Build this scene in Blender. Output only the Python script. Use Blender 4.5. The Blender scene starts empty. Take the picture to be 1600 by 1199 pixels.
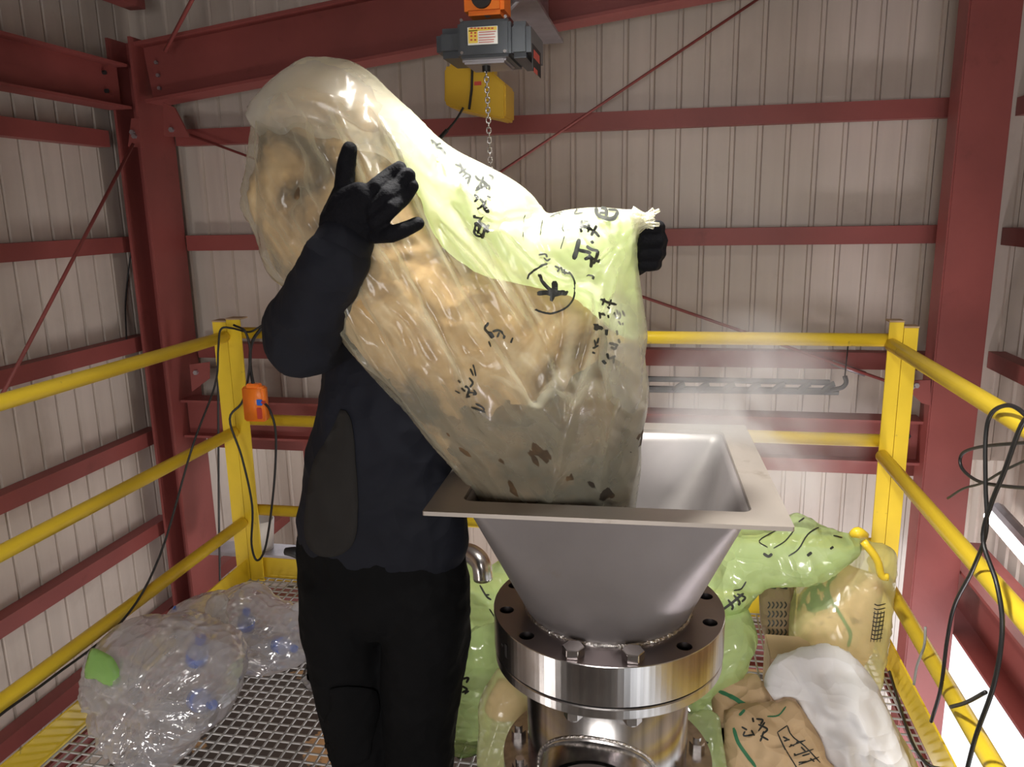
import bpy, bmesh, math, random
import numpy as np
from mathutils import Vector, Matrix, noise
from mathutils.geometry import delaunay_2d_cdt
from mathutils.bvhtree import BVHTree
random.seed(7)
C = bpy.context.scene.collection
SC = bpy.context.scene
PI = math.pi

# ---------------------------------------------------------------- camera
F_PX, CX, CY, H_CAM = 1230.0, 800.0, 599.5, 1.6
_Y = np.array([240, -275, F_PX]); _Y = _Y / np.linalg.norm(_Y)
_b = F_PX * F_PX / (275 - 240 * 0.019)
_D = np.array([0.019 * _b, _b, F_PX]); _D = _D / np.linalg.norm(_D)
_Z = -_D; _X = np.cross(_Y, _Z)
RW = np.stack([_X, _Y, _Z])
O = np.array([0, 0, H_CAM])
cam_d = bpy.data.cameras.new('camera'); cam = bpy.data.objects.new('camera', cam_d); C.objects.link(cam)
cam_d.sensor_width = 36; cam_d.lens = F_PX / 1600 * 36; cam_d.clip_start = 0.02; cam_d.clip_end = 200
cr, cu, cb = RW[:, 0], -RW[:, 1], -RW[:, 2]
cam.matrix_world = Matrix(((cr[0], cu[0], cb[0], 0), (cr[1], cu[1], cb[1], 0), (cr[2], cu[2], cb[2], H_CAM), (0, 0, 0, 1)))
SC.camera = cam

def on(px, py, ax, v):
    """point of the plane (axis ax = v) that the photo shows at px, py"""
    r = RW @ np.array([px - CX, py - CY, F_PX]); t = (v - O[ax]) / r[ax]
    return Vector((O + t * r).tolist())
def pj(p):
    c = RW.T @ (np.array(p, float) - O); return (CX + F_PX * c[0] / c[2], CY + F_PX * c[1] / c[2])

# ---------------------------------------------------------------- world, lights, exposure
SC.view_settings.view_transform = 'Standard'; SC.view_settings.look = 'None'
SC.view_settings.gamma = 1; SC.view_settings.use_curve_mapping = False
SC.view_settings.exposure = 0.28
SC.cycles.max_bounces = 10; SC.cycles.transparent_max_bounces = 24; SC.cycles.volume_bounces = 1
w = bpy.data.worlds.new('world'); SC.world = w; w.use_nodes = True
bg = w.node_tree.nodes['Background']; bg.inputs[0].default_value = (0.93, 0.96, 1.0, 1); bg.inputs[1].default_value = 1.5
def area(name, loc, target, size, power, col, sy=None, spread=180):
    l = bpy.data.lights.new(name, 'AREA'); l.energy = power; l.color = col; l.size = size; l.spread = math.radians(spread)
    if sy: l.shape = 'RECTANGLE'; l.size_y = sy
    o = bpy.data.objects.new(name, l); C.objects.link(o); o.location = loc
    o.rotation_euler = (Vector(target) - Vector(loc)).to_track_quat('-Z', 'Y').to_euler(); return o
area('overhead_lamp', (-0.42, 1.55, 2.65), (-0.40, 1.52, 1.0), 0.20, 44, (1.0, 0.97, 0.90), spread=110)
area('side_lamp', (1.0, 1.3, 2.7), (-0.1, 1.9, 1.0), 0.3, 5, (1.0, 0.97, 0.92), spread=110)
area('front_fill_light', (-0.2, -1.6, 1.3), (-0.2, 2.4, 0.0), 1.2, 25, (1.0, 0.96, 0.93), spread=120)  # unseen fill light added behind the camera to brighten the front
area('flood_lamp_left', (-2.1, 0.3, -0.9), (-2.7, 2.6, 0.7), 0.5, 14, (1.0, 0.93, 0.88))
area('flood_lamp_right', (1.18, 1.8, -1.6), (0.6, 3.9, 1.0), 0.6, 40, (1.0, 0.90, 0.94))
area('flood_lamp_back', (-0.3, 3.25, -0.9), (-0.3, 4.2, 1.2), 1.6, 26, (1.0, 0.93, 0.9), 0.4)
area('lamp_under_platform', (-0.75, 1.9, -0.35), (-0.9, 2.4, -1.1), 0.2, 4, (1.0, 0.62, 0.3), spread=120)

# ---------------------------------------------------------------- materials
def nm(name):
    m = bpy.data.materials.new(name); m.use_nodes = True; nt = m.node_tree
    return m, nt, nt.nodes, nt.links, nt.nodes['Principled BSDF']
def crease_bump(N, L, vec, scale, strength, dist, under=None):
    """sharp creases between flat facets, as on crumpled sheet"""
    nd = N.new('ShaderNodeTexNoise'); nd.inputs['Scale'].default_value = scale * 0.6; nd.inputs['Detail'].default_value = 2; L.new(vec, nd.inputs['Vector'])
    mixv = N.new('ShaderNodeVectorMath'); mixv.operation = 'MULTIPLY_ADD'; L.new(nd.outputs['Color'], mixv.inputs[0]); mixv.inputs[1].default_value = (1.4 / scale,) * 3; L.new(vec, mixv.inputs[2])
    last = under
    for k, a in ((1.0, 1.0), (2.6, 0.4)):
        v = N.new('ShaderNodeTexVoronoi'); v.inputs['Scale'].default_value = scale * k; L.new(mixv.outputs[0], v.inputs['Vector'])
        b = N.new('ShaderNodeBump'); b.inputs['Strength'].default_value = strength; b.inputs['Distance'].default_value = dist * a
        L.new(v.outputs['Distance'], b.inputs['Height'])
        if last: L.new(last, b.inputs['Normal'])
        last = b.outputs[0]
    return last
def paint(name, col, rough=0.5, metal=0.0, var=0.12, scale=6.0, bump=0.0, bscale=60.0, spec=0.5, stretch=(1, 1, 1), dirt=None, dscale=3.0, dlo=0.55, dhi=0.75, crease=None):
    m, nt, N, L, p = nm(name)
    tc = N.new('ShaderNodeTexCoord'); mp = N.new('ShaderNodeMapping'); mp.inputs['Scale'].default_value = stretch
    L.new(tc.outputs['Object'], mp.inputs[0])
    n = N.new('ShaderNodeTexNoise'); n.inputs['Scale'].default_value = scale; n.inputs['Detail'].default_value = 6
    L.new(mp.outputs[0], n.inputs['Vector'])
    r = N.new('ShaderNodeValToRGB'); r.color_ramp.elements[0].position = 0.3; r.color_ramp.elements[1].position = 0.7
    r.color_ramp.elements[0].color = tuple(c * (1 - var) for c in col) + (1,); r.color_ramp.elements[1].color = tuple(min(1, c * (1 + var)) for c in col) + (1,)
    L.new(n.outputs['Fac'], r.inputs[0]); out = r.outputs[0]
    if dirt:
        n2 = N.new('ShaderNodeTexNoise'); n2.inputs['Scale'].default_value = dscale; n2.inputs['Detail'].default_value = 8; n2.inputs['Roughness'].default_value = 0.65
        L.new(tc.outputs['Object'], n2.inputs['Vector'])
        r2 = N.new('ShaderNodeValToRGB'); r2.color_ramp.elements[0].position = dlo; r2.color_ramp.elements[1].position = dhi
        L.new(n2.outputs['Fac'], r2.inputs[0])
        mx = N.new('ShaderNodeMix'); mx.data_type = 'RGBA'; L.new(r2.outputs[0], mx.inputs['Factor']); L.new(out, mx.inputs['A']); mx.inputs['B'].default_value = tuple(dirt) + (1,)
        out = mx.outputs['Result']
    L.new(out, p.inputs['Base Color']); p.inputs['Roughness'].default_value = rough; p.inputs['Metallic'].default_value = metal
    p.inputs['Specular IOR Level'].default_value = spec
    if bump:
        nb = N.new('ShaderNodeTexNoise'); nb.inputs['Scale'].default_value = bscale; nb.inputs['Detail'].default_value = 4; L.new(mp.outputs[0], nb.inputs['Vector'])
        b = N.new('ShaderNodeBump'); b.inputs['Strength'].default_value = bump; b.inputs['Distance'].default_value = 0.01
        L.new(nb.outputs['Fac'], b.inputs['Height']); L.new(b.outputs[0], p.inputs['Normal'])
    if crease: L.new(crease_bump(N, L, mp.outputs[0], *crease), p.inputs['Normal'])
    return m
def film(name, col, opac, rough=0.22, trans=0.5, bump=0.25, bscale=25.0, stretch=(1, 1, 1), var=0.0, tint=None, spec=0.6, crease=None, edge=0.35):
    """thin plastic film: partly clear, partly diffuse and translucent, glossy on top"""
    m, nt, N, L, p = nm(name); out = N['Material Output']
    tc = N.new('ShaderNodeTexCoord'); mp = N.new('ShaderNodeMapping'); mp.inputs['Scale'].default_value = stretch; L.new(tc.outputs['Object'], mp.inputs[0])
    nb = N.new('ShaderNodeTexNoise'); nb.inputs['Scale'].default_value = bscale; nb.inputs['Detail'].default_value = 5; nb.inputs['Distortion'].default_value = 0.8; L.new(mp.outputs[0], nb.inputs['Vector'])
    b = N.new('ShaderNodeBump'); b.inputs['Strength'].default_value = bump; b.inputs['Distance'].default_value = 0.012
    L.new(nb.outputs['Fac'], b.inputs['Height']); nrm = b.outputs[0]
    if crease: nrm = crease_bump(N, L, mp.outputs[0], *crease, under=nrm)
    L.new(nrm, p.inputs['Normal'])
    p.inputs['Base Color'].default_value = tuple(col) + (1,); p.inputs['Roughness'].default_value = rough; p.inputs['Specular IOR Level'].default_value = spec
    tl = N.new('ShaderNodeBsdfTranslucent'); tl.inputs[0].default_value = tuple(col) + (1,); L.new(nrm, tl.inputs['Normal'])
    m1 = N.new('ShaderNodeMixShader'); m1.inputs[0].default_value = trans; L.new(p.outputs[0], m1.inputs[1]); L.new(tl.outputs[0], m1.inputs[2])
    tr = N.new('ShaderNodeBsdfTransparent'); tr.inputs[0].default_value = tuple(tint or (1, 1, 1)) + (1,)
    lw = N.new('ShaderNodeLayerWeight'); lw.inputs[0].default_value = 0.35; L.new(nrm, lw.inputs['Normal'])
    mr = N.new('ShaderNodeMapRange'); mr.inputs['To Min'].default_value = opac; mr.inputs['To Max'].default_value = min(1, opac + edge); L.new(lw.outputs['Facing'], mr.inputs['Value'])
    fac = mr.outputs[0]
    if var:
        n2 = N.new('ShaderNodeTexNoise'); n2.inputs['Scale'].default_value = 7; n2.inputs['Detail'].default_value = 3; L.new(mp.outputs[0], n2.inputs['Vector'])
        a = N.new('ShaderNodeMath'); a.operation = 'MULTIPLY_ADD'; L.new(n2.outputs['Fac'], a.inputs[0]); a.inputs[1].default_value = var
        s = N.new('ShaderNodeMath'); s.operation = 'SUBTRACT'; L.new(fac, s.inputs[0]); s.inputs[1].default_value = var * 0.5; L.new(s.outputs[0], a.inputs[2])
        a.use_clamp = True; fac = a.outputs[0]
    m2 = N.new('ShaderNodeMixShader'); L.new(fac, m2.inputs[0]); L.new(tr.outputs[0], m2.inputs[1]); L.new(m1.outputs[0], m2.inputs[2])
    gl_ = N.new('ShaderNodeBsdfGlossy'); gl_.inputs['Roughness'].default_value = rough; L.new(nrm, gl_.inputs['Normal'])
    fr = N.new('ShaderNodeFresnel'); fr.inputs[0].default_value = 1.5; L.new(nrm, fr.inputs['Normal'])
    fm = N.new('ShaderNodeMath'); fm.operation = 'MULTIPLY'; fm.use_clamp = True; L.new(fr.outputs[0], fm.inputs[0]); fm.inputs[1].default_value = spec
    fc = N.new('ShaderNodeMath'); fc.operation = 'MINIMUM'; L.new(fm.outputs[0], fc.inputs[0]); fc.inputs[1].default_value = 0.35
    m3 = N.new('ShaderNodeMixShader'); L.new(fc.outputs[0], m3.inputs[0]); L.new(m2.outputs[0], m3.inputs[1]); L.new(gl_.outputs[0], m3.inputs[2])
    L.new(m3.outputs[0], out.inputs['Surface']); return m
M = {}
M['red'] = paint('red_oxide_paint', (0.255, 0.062, 0.056), 0.5, var=0.14, scale=3, bump=0.06, bscale=30, dirt=(0.14, 0.035, 0.03), dscale=5, dlo=0.6, dhi=0.85)
M['wall'] = paint('beige_coated_sheet', (0.58, 0.51, 0.455), 0.42, var=0.05, scale=3, stretch=(6, 6, 0.4), bump=0.03, dirt=(0.42, 0.36, 0.31), dscale=2.5, dlo=0.55, dhi=0.9)
M['roof'] = paint('roof_deck', (0.42, 0.39, 0.37), 0.45, var=0.08, scale=3)
M['yellow'] = paint('yellow_rail_paint', (0.80, 0.575, 0.035), 0.33, var=0.07, scale=5, dirt=(0.28, 0.19, 0.05), dscale=14, dlo=0.66, dhi=0.72)
M['grate'] = paint('grey_grating', (0.36, 0.35, 0.34), 0.5, var=0.12, scale=10)
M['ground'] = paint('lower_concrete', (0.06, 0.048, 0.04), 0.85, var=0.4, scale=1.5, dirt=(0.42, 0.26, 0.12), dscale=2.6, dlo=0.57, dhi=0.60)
M['steel'] = paint('brushed_stainless', (0.31, 0.285, 0.285), 0.48, 0.75, var=0.10, scale=5, bump=0.02, bscale=90, dirt=(0.30, 0.26, 0.23), dscale=7, dlo=0.62, dhi=0.78)
M['plate'] = paint('stainless_plate', (0.47, 0.42, 0.375), 0.45, 0.8, var=0.12, scale=4, dirt=(0.26, 0.20, 0.15), dscale=8, dlo=0.60, dhi=0.8)
M['flange'] = paint('machined_flange', (0.52, 0.50, 0.49), 0.24, 1.0, var=0.25, scale=9, stretch=(5, 5, 0.02), dirt=(0.42, 0.38, 0.36), dscale=6)
M['flange_top'] = paint('turned_face', (0.33, 0.29, 0.29), 0.33, 1.0, var=0.12, scale=5)
M['weld'] = paint('weld_bead', (0.6, 0.58, 0.56), 0.25, 1.0, var=0.3, scale=60, bump=0.8, bscale=120)
M['dark'] = paint('dark_gap', (0.02, 0.018, 0.018), 0.7)
M['black'] = paint('black_rubber', (0.012, 0.012, 0.013), 0.45)
M['jacket'] = paint('dark_navy_cloth', (0.0068, 0.0076, 0.0125), 0.8, var=0.25, scale=4, spec=0.22, crease=(6, 0.45, 0.03))
M['vest'] = paint('charcoal_cloth', (0.017, 0.0155, 0.0145), 0.85, var=0.2, scale=5, bump=0.2, bscale=16, spec=0.2)
M['trouser'] = paint('black_cloth', (0.003, 0.003, 0.0034), 0.85, var=0.3, scale=5, spec=0.12, crease=(6, 0.4, 0.03))
M['glove'] = paint('black_knit_glove', (0.0032, 0.0032, 0.005), 0.8, var=0.2, scale=20, bump=0.3, bscale=150, spec=0.14)
M['skin'] = paint('skin', (0.52, 0.31, 0.22), 0.5, var=0.05)
M['hair'] = paint('black_hair', (0.01, 0.008, 0.007), 0.6, bump=0.5, bscale=80)
M['eye'] = paint('eye', (0.03, 0.02, 0.015), 0.2)
M['bag'] = film('pale_green_film', (0.93, 0.90, 0.70), 0.14, 0.20, 0.45, 0.08, 14, var=0.2, crease=(6, 0.4, 0.03), edge=0.48)
M['bag_milky'] = film('milky_fold_or_highlight', (0.90, 0.87, 0.78), 0.20, 0.22, 0.45, 0.12, 14, var=0.2)
M['bag_folded'] = film('pale_green_film_folded', (0.80, 0.92, 0.55), 0.80, 0.28, 0.5, 0.12, 14)
M['ink'] = paint('black_ink', (0.018, 0.02, 0.016), 0.5)
M['green'] = film('green_film', (0.66, 0.84, 0.40), 0.60, 0.16, 0.45, 0.15, 9, var=0.25, crease=(5, 0.9, 0.05))
M['green_hazy'] = film('pale_green_hazy_film', (0.66, 0.82, 0.42), 0.5, 0.22, 0.5, 0.1, 12, crease=(9, 0.5, 0.02))
M['yellowgreen'] = film('yellow_green_film', (0.84, 0.88, 0.45), 0.36, 0.18, 0.45, 0.1, 10, var=0.15, crease=(7, 0.5, 0.025))
M['clear'] = film('clear_film', (0.84, 0.83, 0.88), 0.36, 0.10, 0.30, 0.08, 10, var=0.35, spec=2.5, crease=(9, 0.6, 0.03))
M['clear_knot'] = film('clear_film_bunched', (0.86, 0.86, 0.88), 0.5, 0.12, 0.4, 0.2, 20, spec=1.5, crease=(16, 0.6, 0.02))
M['greenscrap'] = film('green_scrap_film', (0.40, 0.72, 0.22), 0.8, 0.2, 0.35, 0.3, 10)
M['white_sack'] = paint('white_woven_sack', (0.74, 0.73, 0.75), 0.5, var=0.03, scale=5, crease=(4.2, 0.8, 0.06))
M['kraft'] = paint('kraft_paper', (0.56, 0.40, 0.235), 0.75, var=0.1, scale=6, crease=(6, 0.8, 0.045))
M['card'] = paint('cardboard', (0.40, 0.28, 0.17), 0.85, var=0.1)
M['dkpaper'] = paint('brown_paper_sack', (0.24, 0.17, 0.10), 0.8, var=0.15, crease=(12, 0.6, 0.025))
M['greenline'] = paint('green_print', (0.03, 0.17, 0.08), 0.6)
M['orange'] = paint('orange_plastic', (0.93, 0.22, 0.02), 0.35, var=0.05)
M['hoist_grey'] = paint('hoist_grey_paint', (0.062, 0.069, 0.08), 0.32, var=0.08)
M['hoist_yellow'] = paint('hoist_yellow_plastic', (0.62, 0.38, 0.02), 0.4, var=0.05)
M['galv'] = paint('galvanised_steel', (0.42, 0.40, 0.43), 0.42, 0.8, var=0.15, scale=12)
M['chrome'] = paint('chain_chrome', (0.60, 0.57, 0.56), 0.25, 1.0)
M['white'] = paint('white_print', (0.85, 0.85, 0.82), 0.4, var=0.01)
M['stick_y'] = paint('yellow_print', (0.85, 0.62, 0.10), 0.4, var=0.01)
M['red_print'] = paint('red_print', (0.55, 0.06, 0.04), 0.4, var=0.02)
M['blue'] = paint('blue_plastic', (0.03, 0.16, 0.75), 0.3, var=0.05)
M['grey_print'] = paint('grey_print', (0.3, 0.3, 0.28), 0.5)
M['bottle'] = film('bottle_plastic', (0.80, 0.82, 0.86), 0.42, 0.15, 0.4, 0.1, 20)
def garbage_mat():
    m, nt, N, L, p = nm('mixed_waste')
    tc = N.new('ShaderNodeTexCoord')
    n = N.new('ShaderNodeTexNoise'); n.inputs['Scale'].default_value = 5.5; n.inputs['Detail'].default_value = 9; n.inputs['Roughness'].default_value = 0.6; n.inputs['Distortion'].default_value = 0.6
    L.new(tc.outputs['Object'], n.inputs['Vector'])
    r = N.new('ShaderNodeValToRGB'); e = r.color_ramp.elements
    e[0].position = 0.30; e[0].color = (0.03, 0.02, 0.012, 1); e[1].position = 0.72; e[1].color = (0.56, 0.42, 0.24, 1)
    for po, co in ((0.42, (0.09, 0.052, 0.022, 1)), (0.50, (0.27, 0.165, 0.07, 1)), (0.60, (0.44, 0.285, 0.12, 1))):
        x = r.color_ramp.elements.new(po); x.color = co
    L.new(n.outputs['Fac'], r.inputs[0]); L.new(r.outputs[0], p.inputs['Base Color']); p.inputs['Roughness'].default_value = 0.8
    return m
M['waste'] = garbage_mat()
M['waste_dark'] = paint('dark_waste', (0.15, 0.085, 0.036), 0.8, var=0.6, scale=7, dirt=(0.03, 0.022, 0.014), dscale=6, dlo=0.40, dhi=0.60)
M['waste_orange'] = paint('orange_peel_waste', (0.44, 0.27, 0.11), 0.7, var=0.4, scale=12, dirt=(0.06, 0.035, 0.018), dscale=9, dlo=0.40, dhi=0.54)
M['peach'] = paint('peach_paper', (0.72, 0.47, 0.30), 0.7, var=0.08, scale=6, dirt=(0.45, 0.27, 0.2), dscale=20, dlo=0.6, dhi=0.64, crease=(8, 0.5, 0.03))
m, nt, N, L, p = nm('tube_light'); p.inputs['Emission Color'].default_value = (1, 0.98, 0.95, 1); p.inputs['Emission Strength'].default_value = 6; M['tube'] = m

# ---------------------------------------------------------------- helpers
def empty(name, loc=(0, 0, 0), label=None, cat=None, group=None):
    o = bpy.data.objects.new(name, None); C.objects.link(o); o.location = loc; o.empty_display_size = 0.05
    tag(o, label, cat, group); return o
def tag(o, label=None, cat=None, group=None, kind=None):
    if label: o['label'] = label
    if cat: o['category'] = cat
    if group: o['group'] = group
    if kind: o['kind'] = kind
    return o
def link(name, me, mat, parent=None, smooth=False):
    o = bpy.data.objects.new(name, me); C.objects.link(o)
    for mm in (mat if isinstance(mat, (list, tuple)) else [mat]): me.materials.append(mm)
    if smooth:
        for p_ in me.polygons: p_.use_smooth = True
    if parent:
        o.parent = parent; o.matrix_parent_inverse = Matrix.Translation(parent_loc(parent)).inverted()
    return o
def parent_loc(o):
    v = Vector(o.location)
    if o.parent: v = Vector((0, 0, 0)) + v + (Vector((0, 0, 0)) if o.type != 'EMPTY' else Vector((0, 0, 0)))
    return v
def build(name, bm, mat, parent=None, smooth=False, recalc=True):
    if recalc: bmesh.ops.recalc_face_normals(bm, faces=bm.faces)
    me = bpy.data.meshes.new(name); bm.to_mesh(me); bm.free(); return link(name, me, mat, parent, smooth)
def box(bm, lo, hi, bev=0.0):
    r = bmesh.ops.create_cube(bm, size=1); vs = r['verts']
    for v in vs: v.co = Vector([lo[i] + (v.co[i] + 0.5) * (hi[i] - lo[i]) for i in range(3)])
    if bev: bmesh.ops.bevel(bm, geom=list({e for v in vs for e in v.link_edges}), offset=bev, segments=4, affect='EDGES')
def frame(d, up=Vector((0, 0, 1))):
    d = Vector(d).normalized()
    if abs(d.dot(up)) > 0.95: up = Vector((0, 1, 0)) if abs(d.y) < 0.9 else Vector((1, 0, 0))
    s = d.cross(up).normalized(); return s, s.cross(d).normalized()
def extrude(bm, prof, p0, p1, up=Vector((0, 0, 1))):
    """closed 2D profile (side, up) swept from p0 to p1"""
    p0, p1 = Vector(p0), Vector(p1); s, u = frame(p1 - p0, up)
    a = [bm.verts.new(p0 + s * x + u * y) for x, y in prof]; b = [bm.verts.new(p1 + s * x + u * y) for x, y in prof]
    n = len(prof)
    for i in range(n): bm.faces.new((a[i], a[(i + 1) % n], b[(i + 1) % n], b[i]))
    bm.faces.new(a); bm.faces.new(b)
def ibeam(bm, p0, p1, h, w_, tf=0.012, tw=0.008, up=Vector((0, 0, 1))):
    H, W = h / 2, w_ / 2; t = tw / 2
    extrude(bm, [(-W, -H), (W, -H), (W, -H + tf), (t, -H + tf), (t, H - tf), (W, H - tf), (W, H), (-W, H), (-W, H - tf), (-t, H - tf), (-t, -H + tf), (-W, -H + tf)], p0, p1, up)
def channel(bm, p0, p1, h, d, t=0.006, flip=1, up=Vector((0, 0, 1))):
    H = h / 2
    pr = [(0, -H), (d, -H), (d, -H + t * 2.5), (d - t, -H + t * 2.5), (d - t, -H + t), (t, -H + t), (t, H - t), (d - t, H - t), (d - t, H - t * 2.5), (d, H - t * 2.5), (d, H), (0, H)]
    extrude(bm, [(x * flip, y) for x, y in pr], p0, p1, up)
def cyl(bm, p0, p1, r0, r1=None, n=24, cap=True):
    r1 = r0 if r1 is None else r1; p0, p1 = Vector(p0), Vector(p1); s, u = frame(p1 - p0)
    rings = [[bm.verts.new(p + s * (r * math.cos(2 * PI * i / n)) + u * (r * math.sin(2 * PI * i / n))) for i in range(n)] for p, r in ((p0, r0), (p1, r1))]
    for i in range(n): bm.faces.new((rings[0][i], rings[0][(i + 1) % n], rings[1][(i + 1) % n], rings[1][i]))
    if cap: bm.faces.new(rings[0]); bm.faces.new(rings[1])
def catmull(pts, k=6):
    P = [Vector(p) for p in pts]; P = [P[0] * 2 - P[1]] + P + [P[-1] * 2 - P[-2]]; out = []
    for i in range(1, len(P) - 2):
        for j in range(k):
            t = j / k; a, b, c, d = P[i - 1:i + 3]
            out.append(0.5 * ((2 * b) + (c - a) * t + (2 * a - 5 * b + 4 * c - d) * t * t + (3 * b - a - 3 * c + d) * t ** 3))
    out.append(P[-2]); return out
def tube(bm, pts, r, n=8, smooth=6, radii=None):
    P = catmull(pts, smooth) if smooth else [Vector(p) for p in pts]
    if radii: R = [v[0] for v in catmull([(q, 0, 0) for q in radii], smooth)] if smooth else radii
    else: R = [r] * len(P)
    s = None; rings = []
    for i, p in enumerate(P):
        d = (P[min(i + 1, len(P) - 1)] - P[max(i - 1, 0)]).normalized()
        if s is None: s, u = frame(d)
        s = (s - d * s.dot(d)).normalized(); u = s.cross(d)
        rings.append([bm.verts.new(p + (s * math.cos(2 * PI * k / n) + u * math.sin(2 * PI * k / n)) * R[i]) for k in range(n)])
    for a, b in zip(rings, rings[1:]):
        for k in range(n): bm.faces.new((a[k], a[(k + 1) % n], b[(k + 1) % n], b[k]))
    bm.faces.new(rings[0]); bm.faces.new(rings[-1])
def lathe(bm, prof, c, n=64, closed=False):
    rings = [[bm.verts.new((c[0] + r * math.cos(2 * PI * i / n), c[1] + r * math.sin(2 * PI * i / n), c[2] + z)) for i in range(n)] for r, z in prof]
    pairs = list(zip(rings, rings[1:])) + ([(rings[-1], rings[0])] if closed else [])
    for a, b in pairs:
        for i in range(n): bm.faces.new((a[i], a[(i + 1) % n], b[(i + 1) % n], b[i]))
def struct(name, bm, mat, smooth=False):
    o = build(name, bm, mat, None, smooth); o['kind'] = 'structure'; return o
# organic blobs: overlapping tapered tubes fused by voxel remesh
def ring_tube(bm, stations, n=20):
    """stations: (centre, rx, ry, dir or None): elliptical sections; rounded ends"""
    S = [(Vector(c), rx, ry) for c, rx, ry in stations]; side = None; rings = []
    full = []
    for i, (c, rx, ry) in enumerate(S):
        d = (S[min(i + 1, len(S) - 1)][0] - S[max(i - 1, 0)][0]).normalized(); full.append((c, rx, ry, d))
    c, rx, ry, d = full[0]; k = min(rx, ry)
    pre = [(c - d * k * 0.92, rx * 0.38, ry * 0.38, d), (c - d * k * 0.7, rx * 0.71, ry * 0.71, d), (c - d * k * 0.38, rx * 0.92, ry * 0.92, d)]
    c, rx, ry, d = full[-1]; k = min(rx, ry)
    post = [(c + d * k * 0.38, rx * 0.92, ry * 0.92, d), (c + d * k * 0.7, rx * 0.71, ry * 0.71, d), (c + d * k * 0.92, rx * 0.38, ry * 0.38, d)]
    for c, rx, ry, d in pre + full + post:
        if side is None:
            side = Vector((1, 0, 0)); 
            if abs(d.x) > 0.9: side = Vector((0, 0, 1))
        side = (side - d * side.dot(d)).normalized(); u = d.cross(side)
        rings.append([bm.verts.new(c + side * (rx * math.cos(2 * PI * q / n)) + u * (ry * math.sin(2 * PI * q / n))) for q in range(n)])
    for a, b in zip(rings, rings[1:]):
        for q in range(n): bm.faces.new((a[q], a[(q + 1) % n], b[(q + 1) % n], b[q]))
    bm.faces.new(rings[0]); bm.faces.new(rings[-1])
def fuse(name, bm, mat, parent, voxel, smooth_it=6, disp=None):
    bmesh.ops.recalc_face_normals(bm, faces=bm.faces)
    me = bpy.data.meshes.new('tmp'); bm.to_mesh(me); bm.free(); o = bpy.data.objects.new('tmp', me); C.objects.link(o)
    rm = o.modifiers.new('r', 'REMESH'); rm.mode = 'VOXEL'; rm.voxel_size = voxel
    sm = o.modifiers.new('s', 'SMOOTH'); sm.iterations = smooth_it; sm.factor = 0.6
    dg = bpy.context.evaluated_depsgraph_get(); me2 = bpy.data.meshes.new_from_object(o.evaluated_get(dg))
    bpy.data.objects.remove(o); bpy.data.meshes.remove(me); me2.name = name
    if disp:
        me2.calc_loop_triangles(); nn = [v.normal.copy() for v in me2.vertices]
        for v, q in zip(me2.vertices, nn): v.co = v.co + q * disp(v.co)
    return link(name, me2, mat, parent, True)
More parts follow.
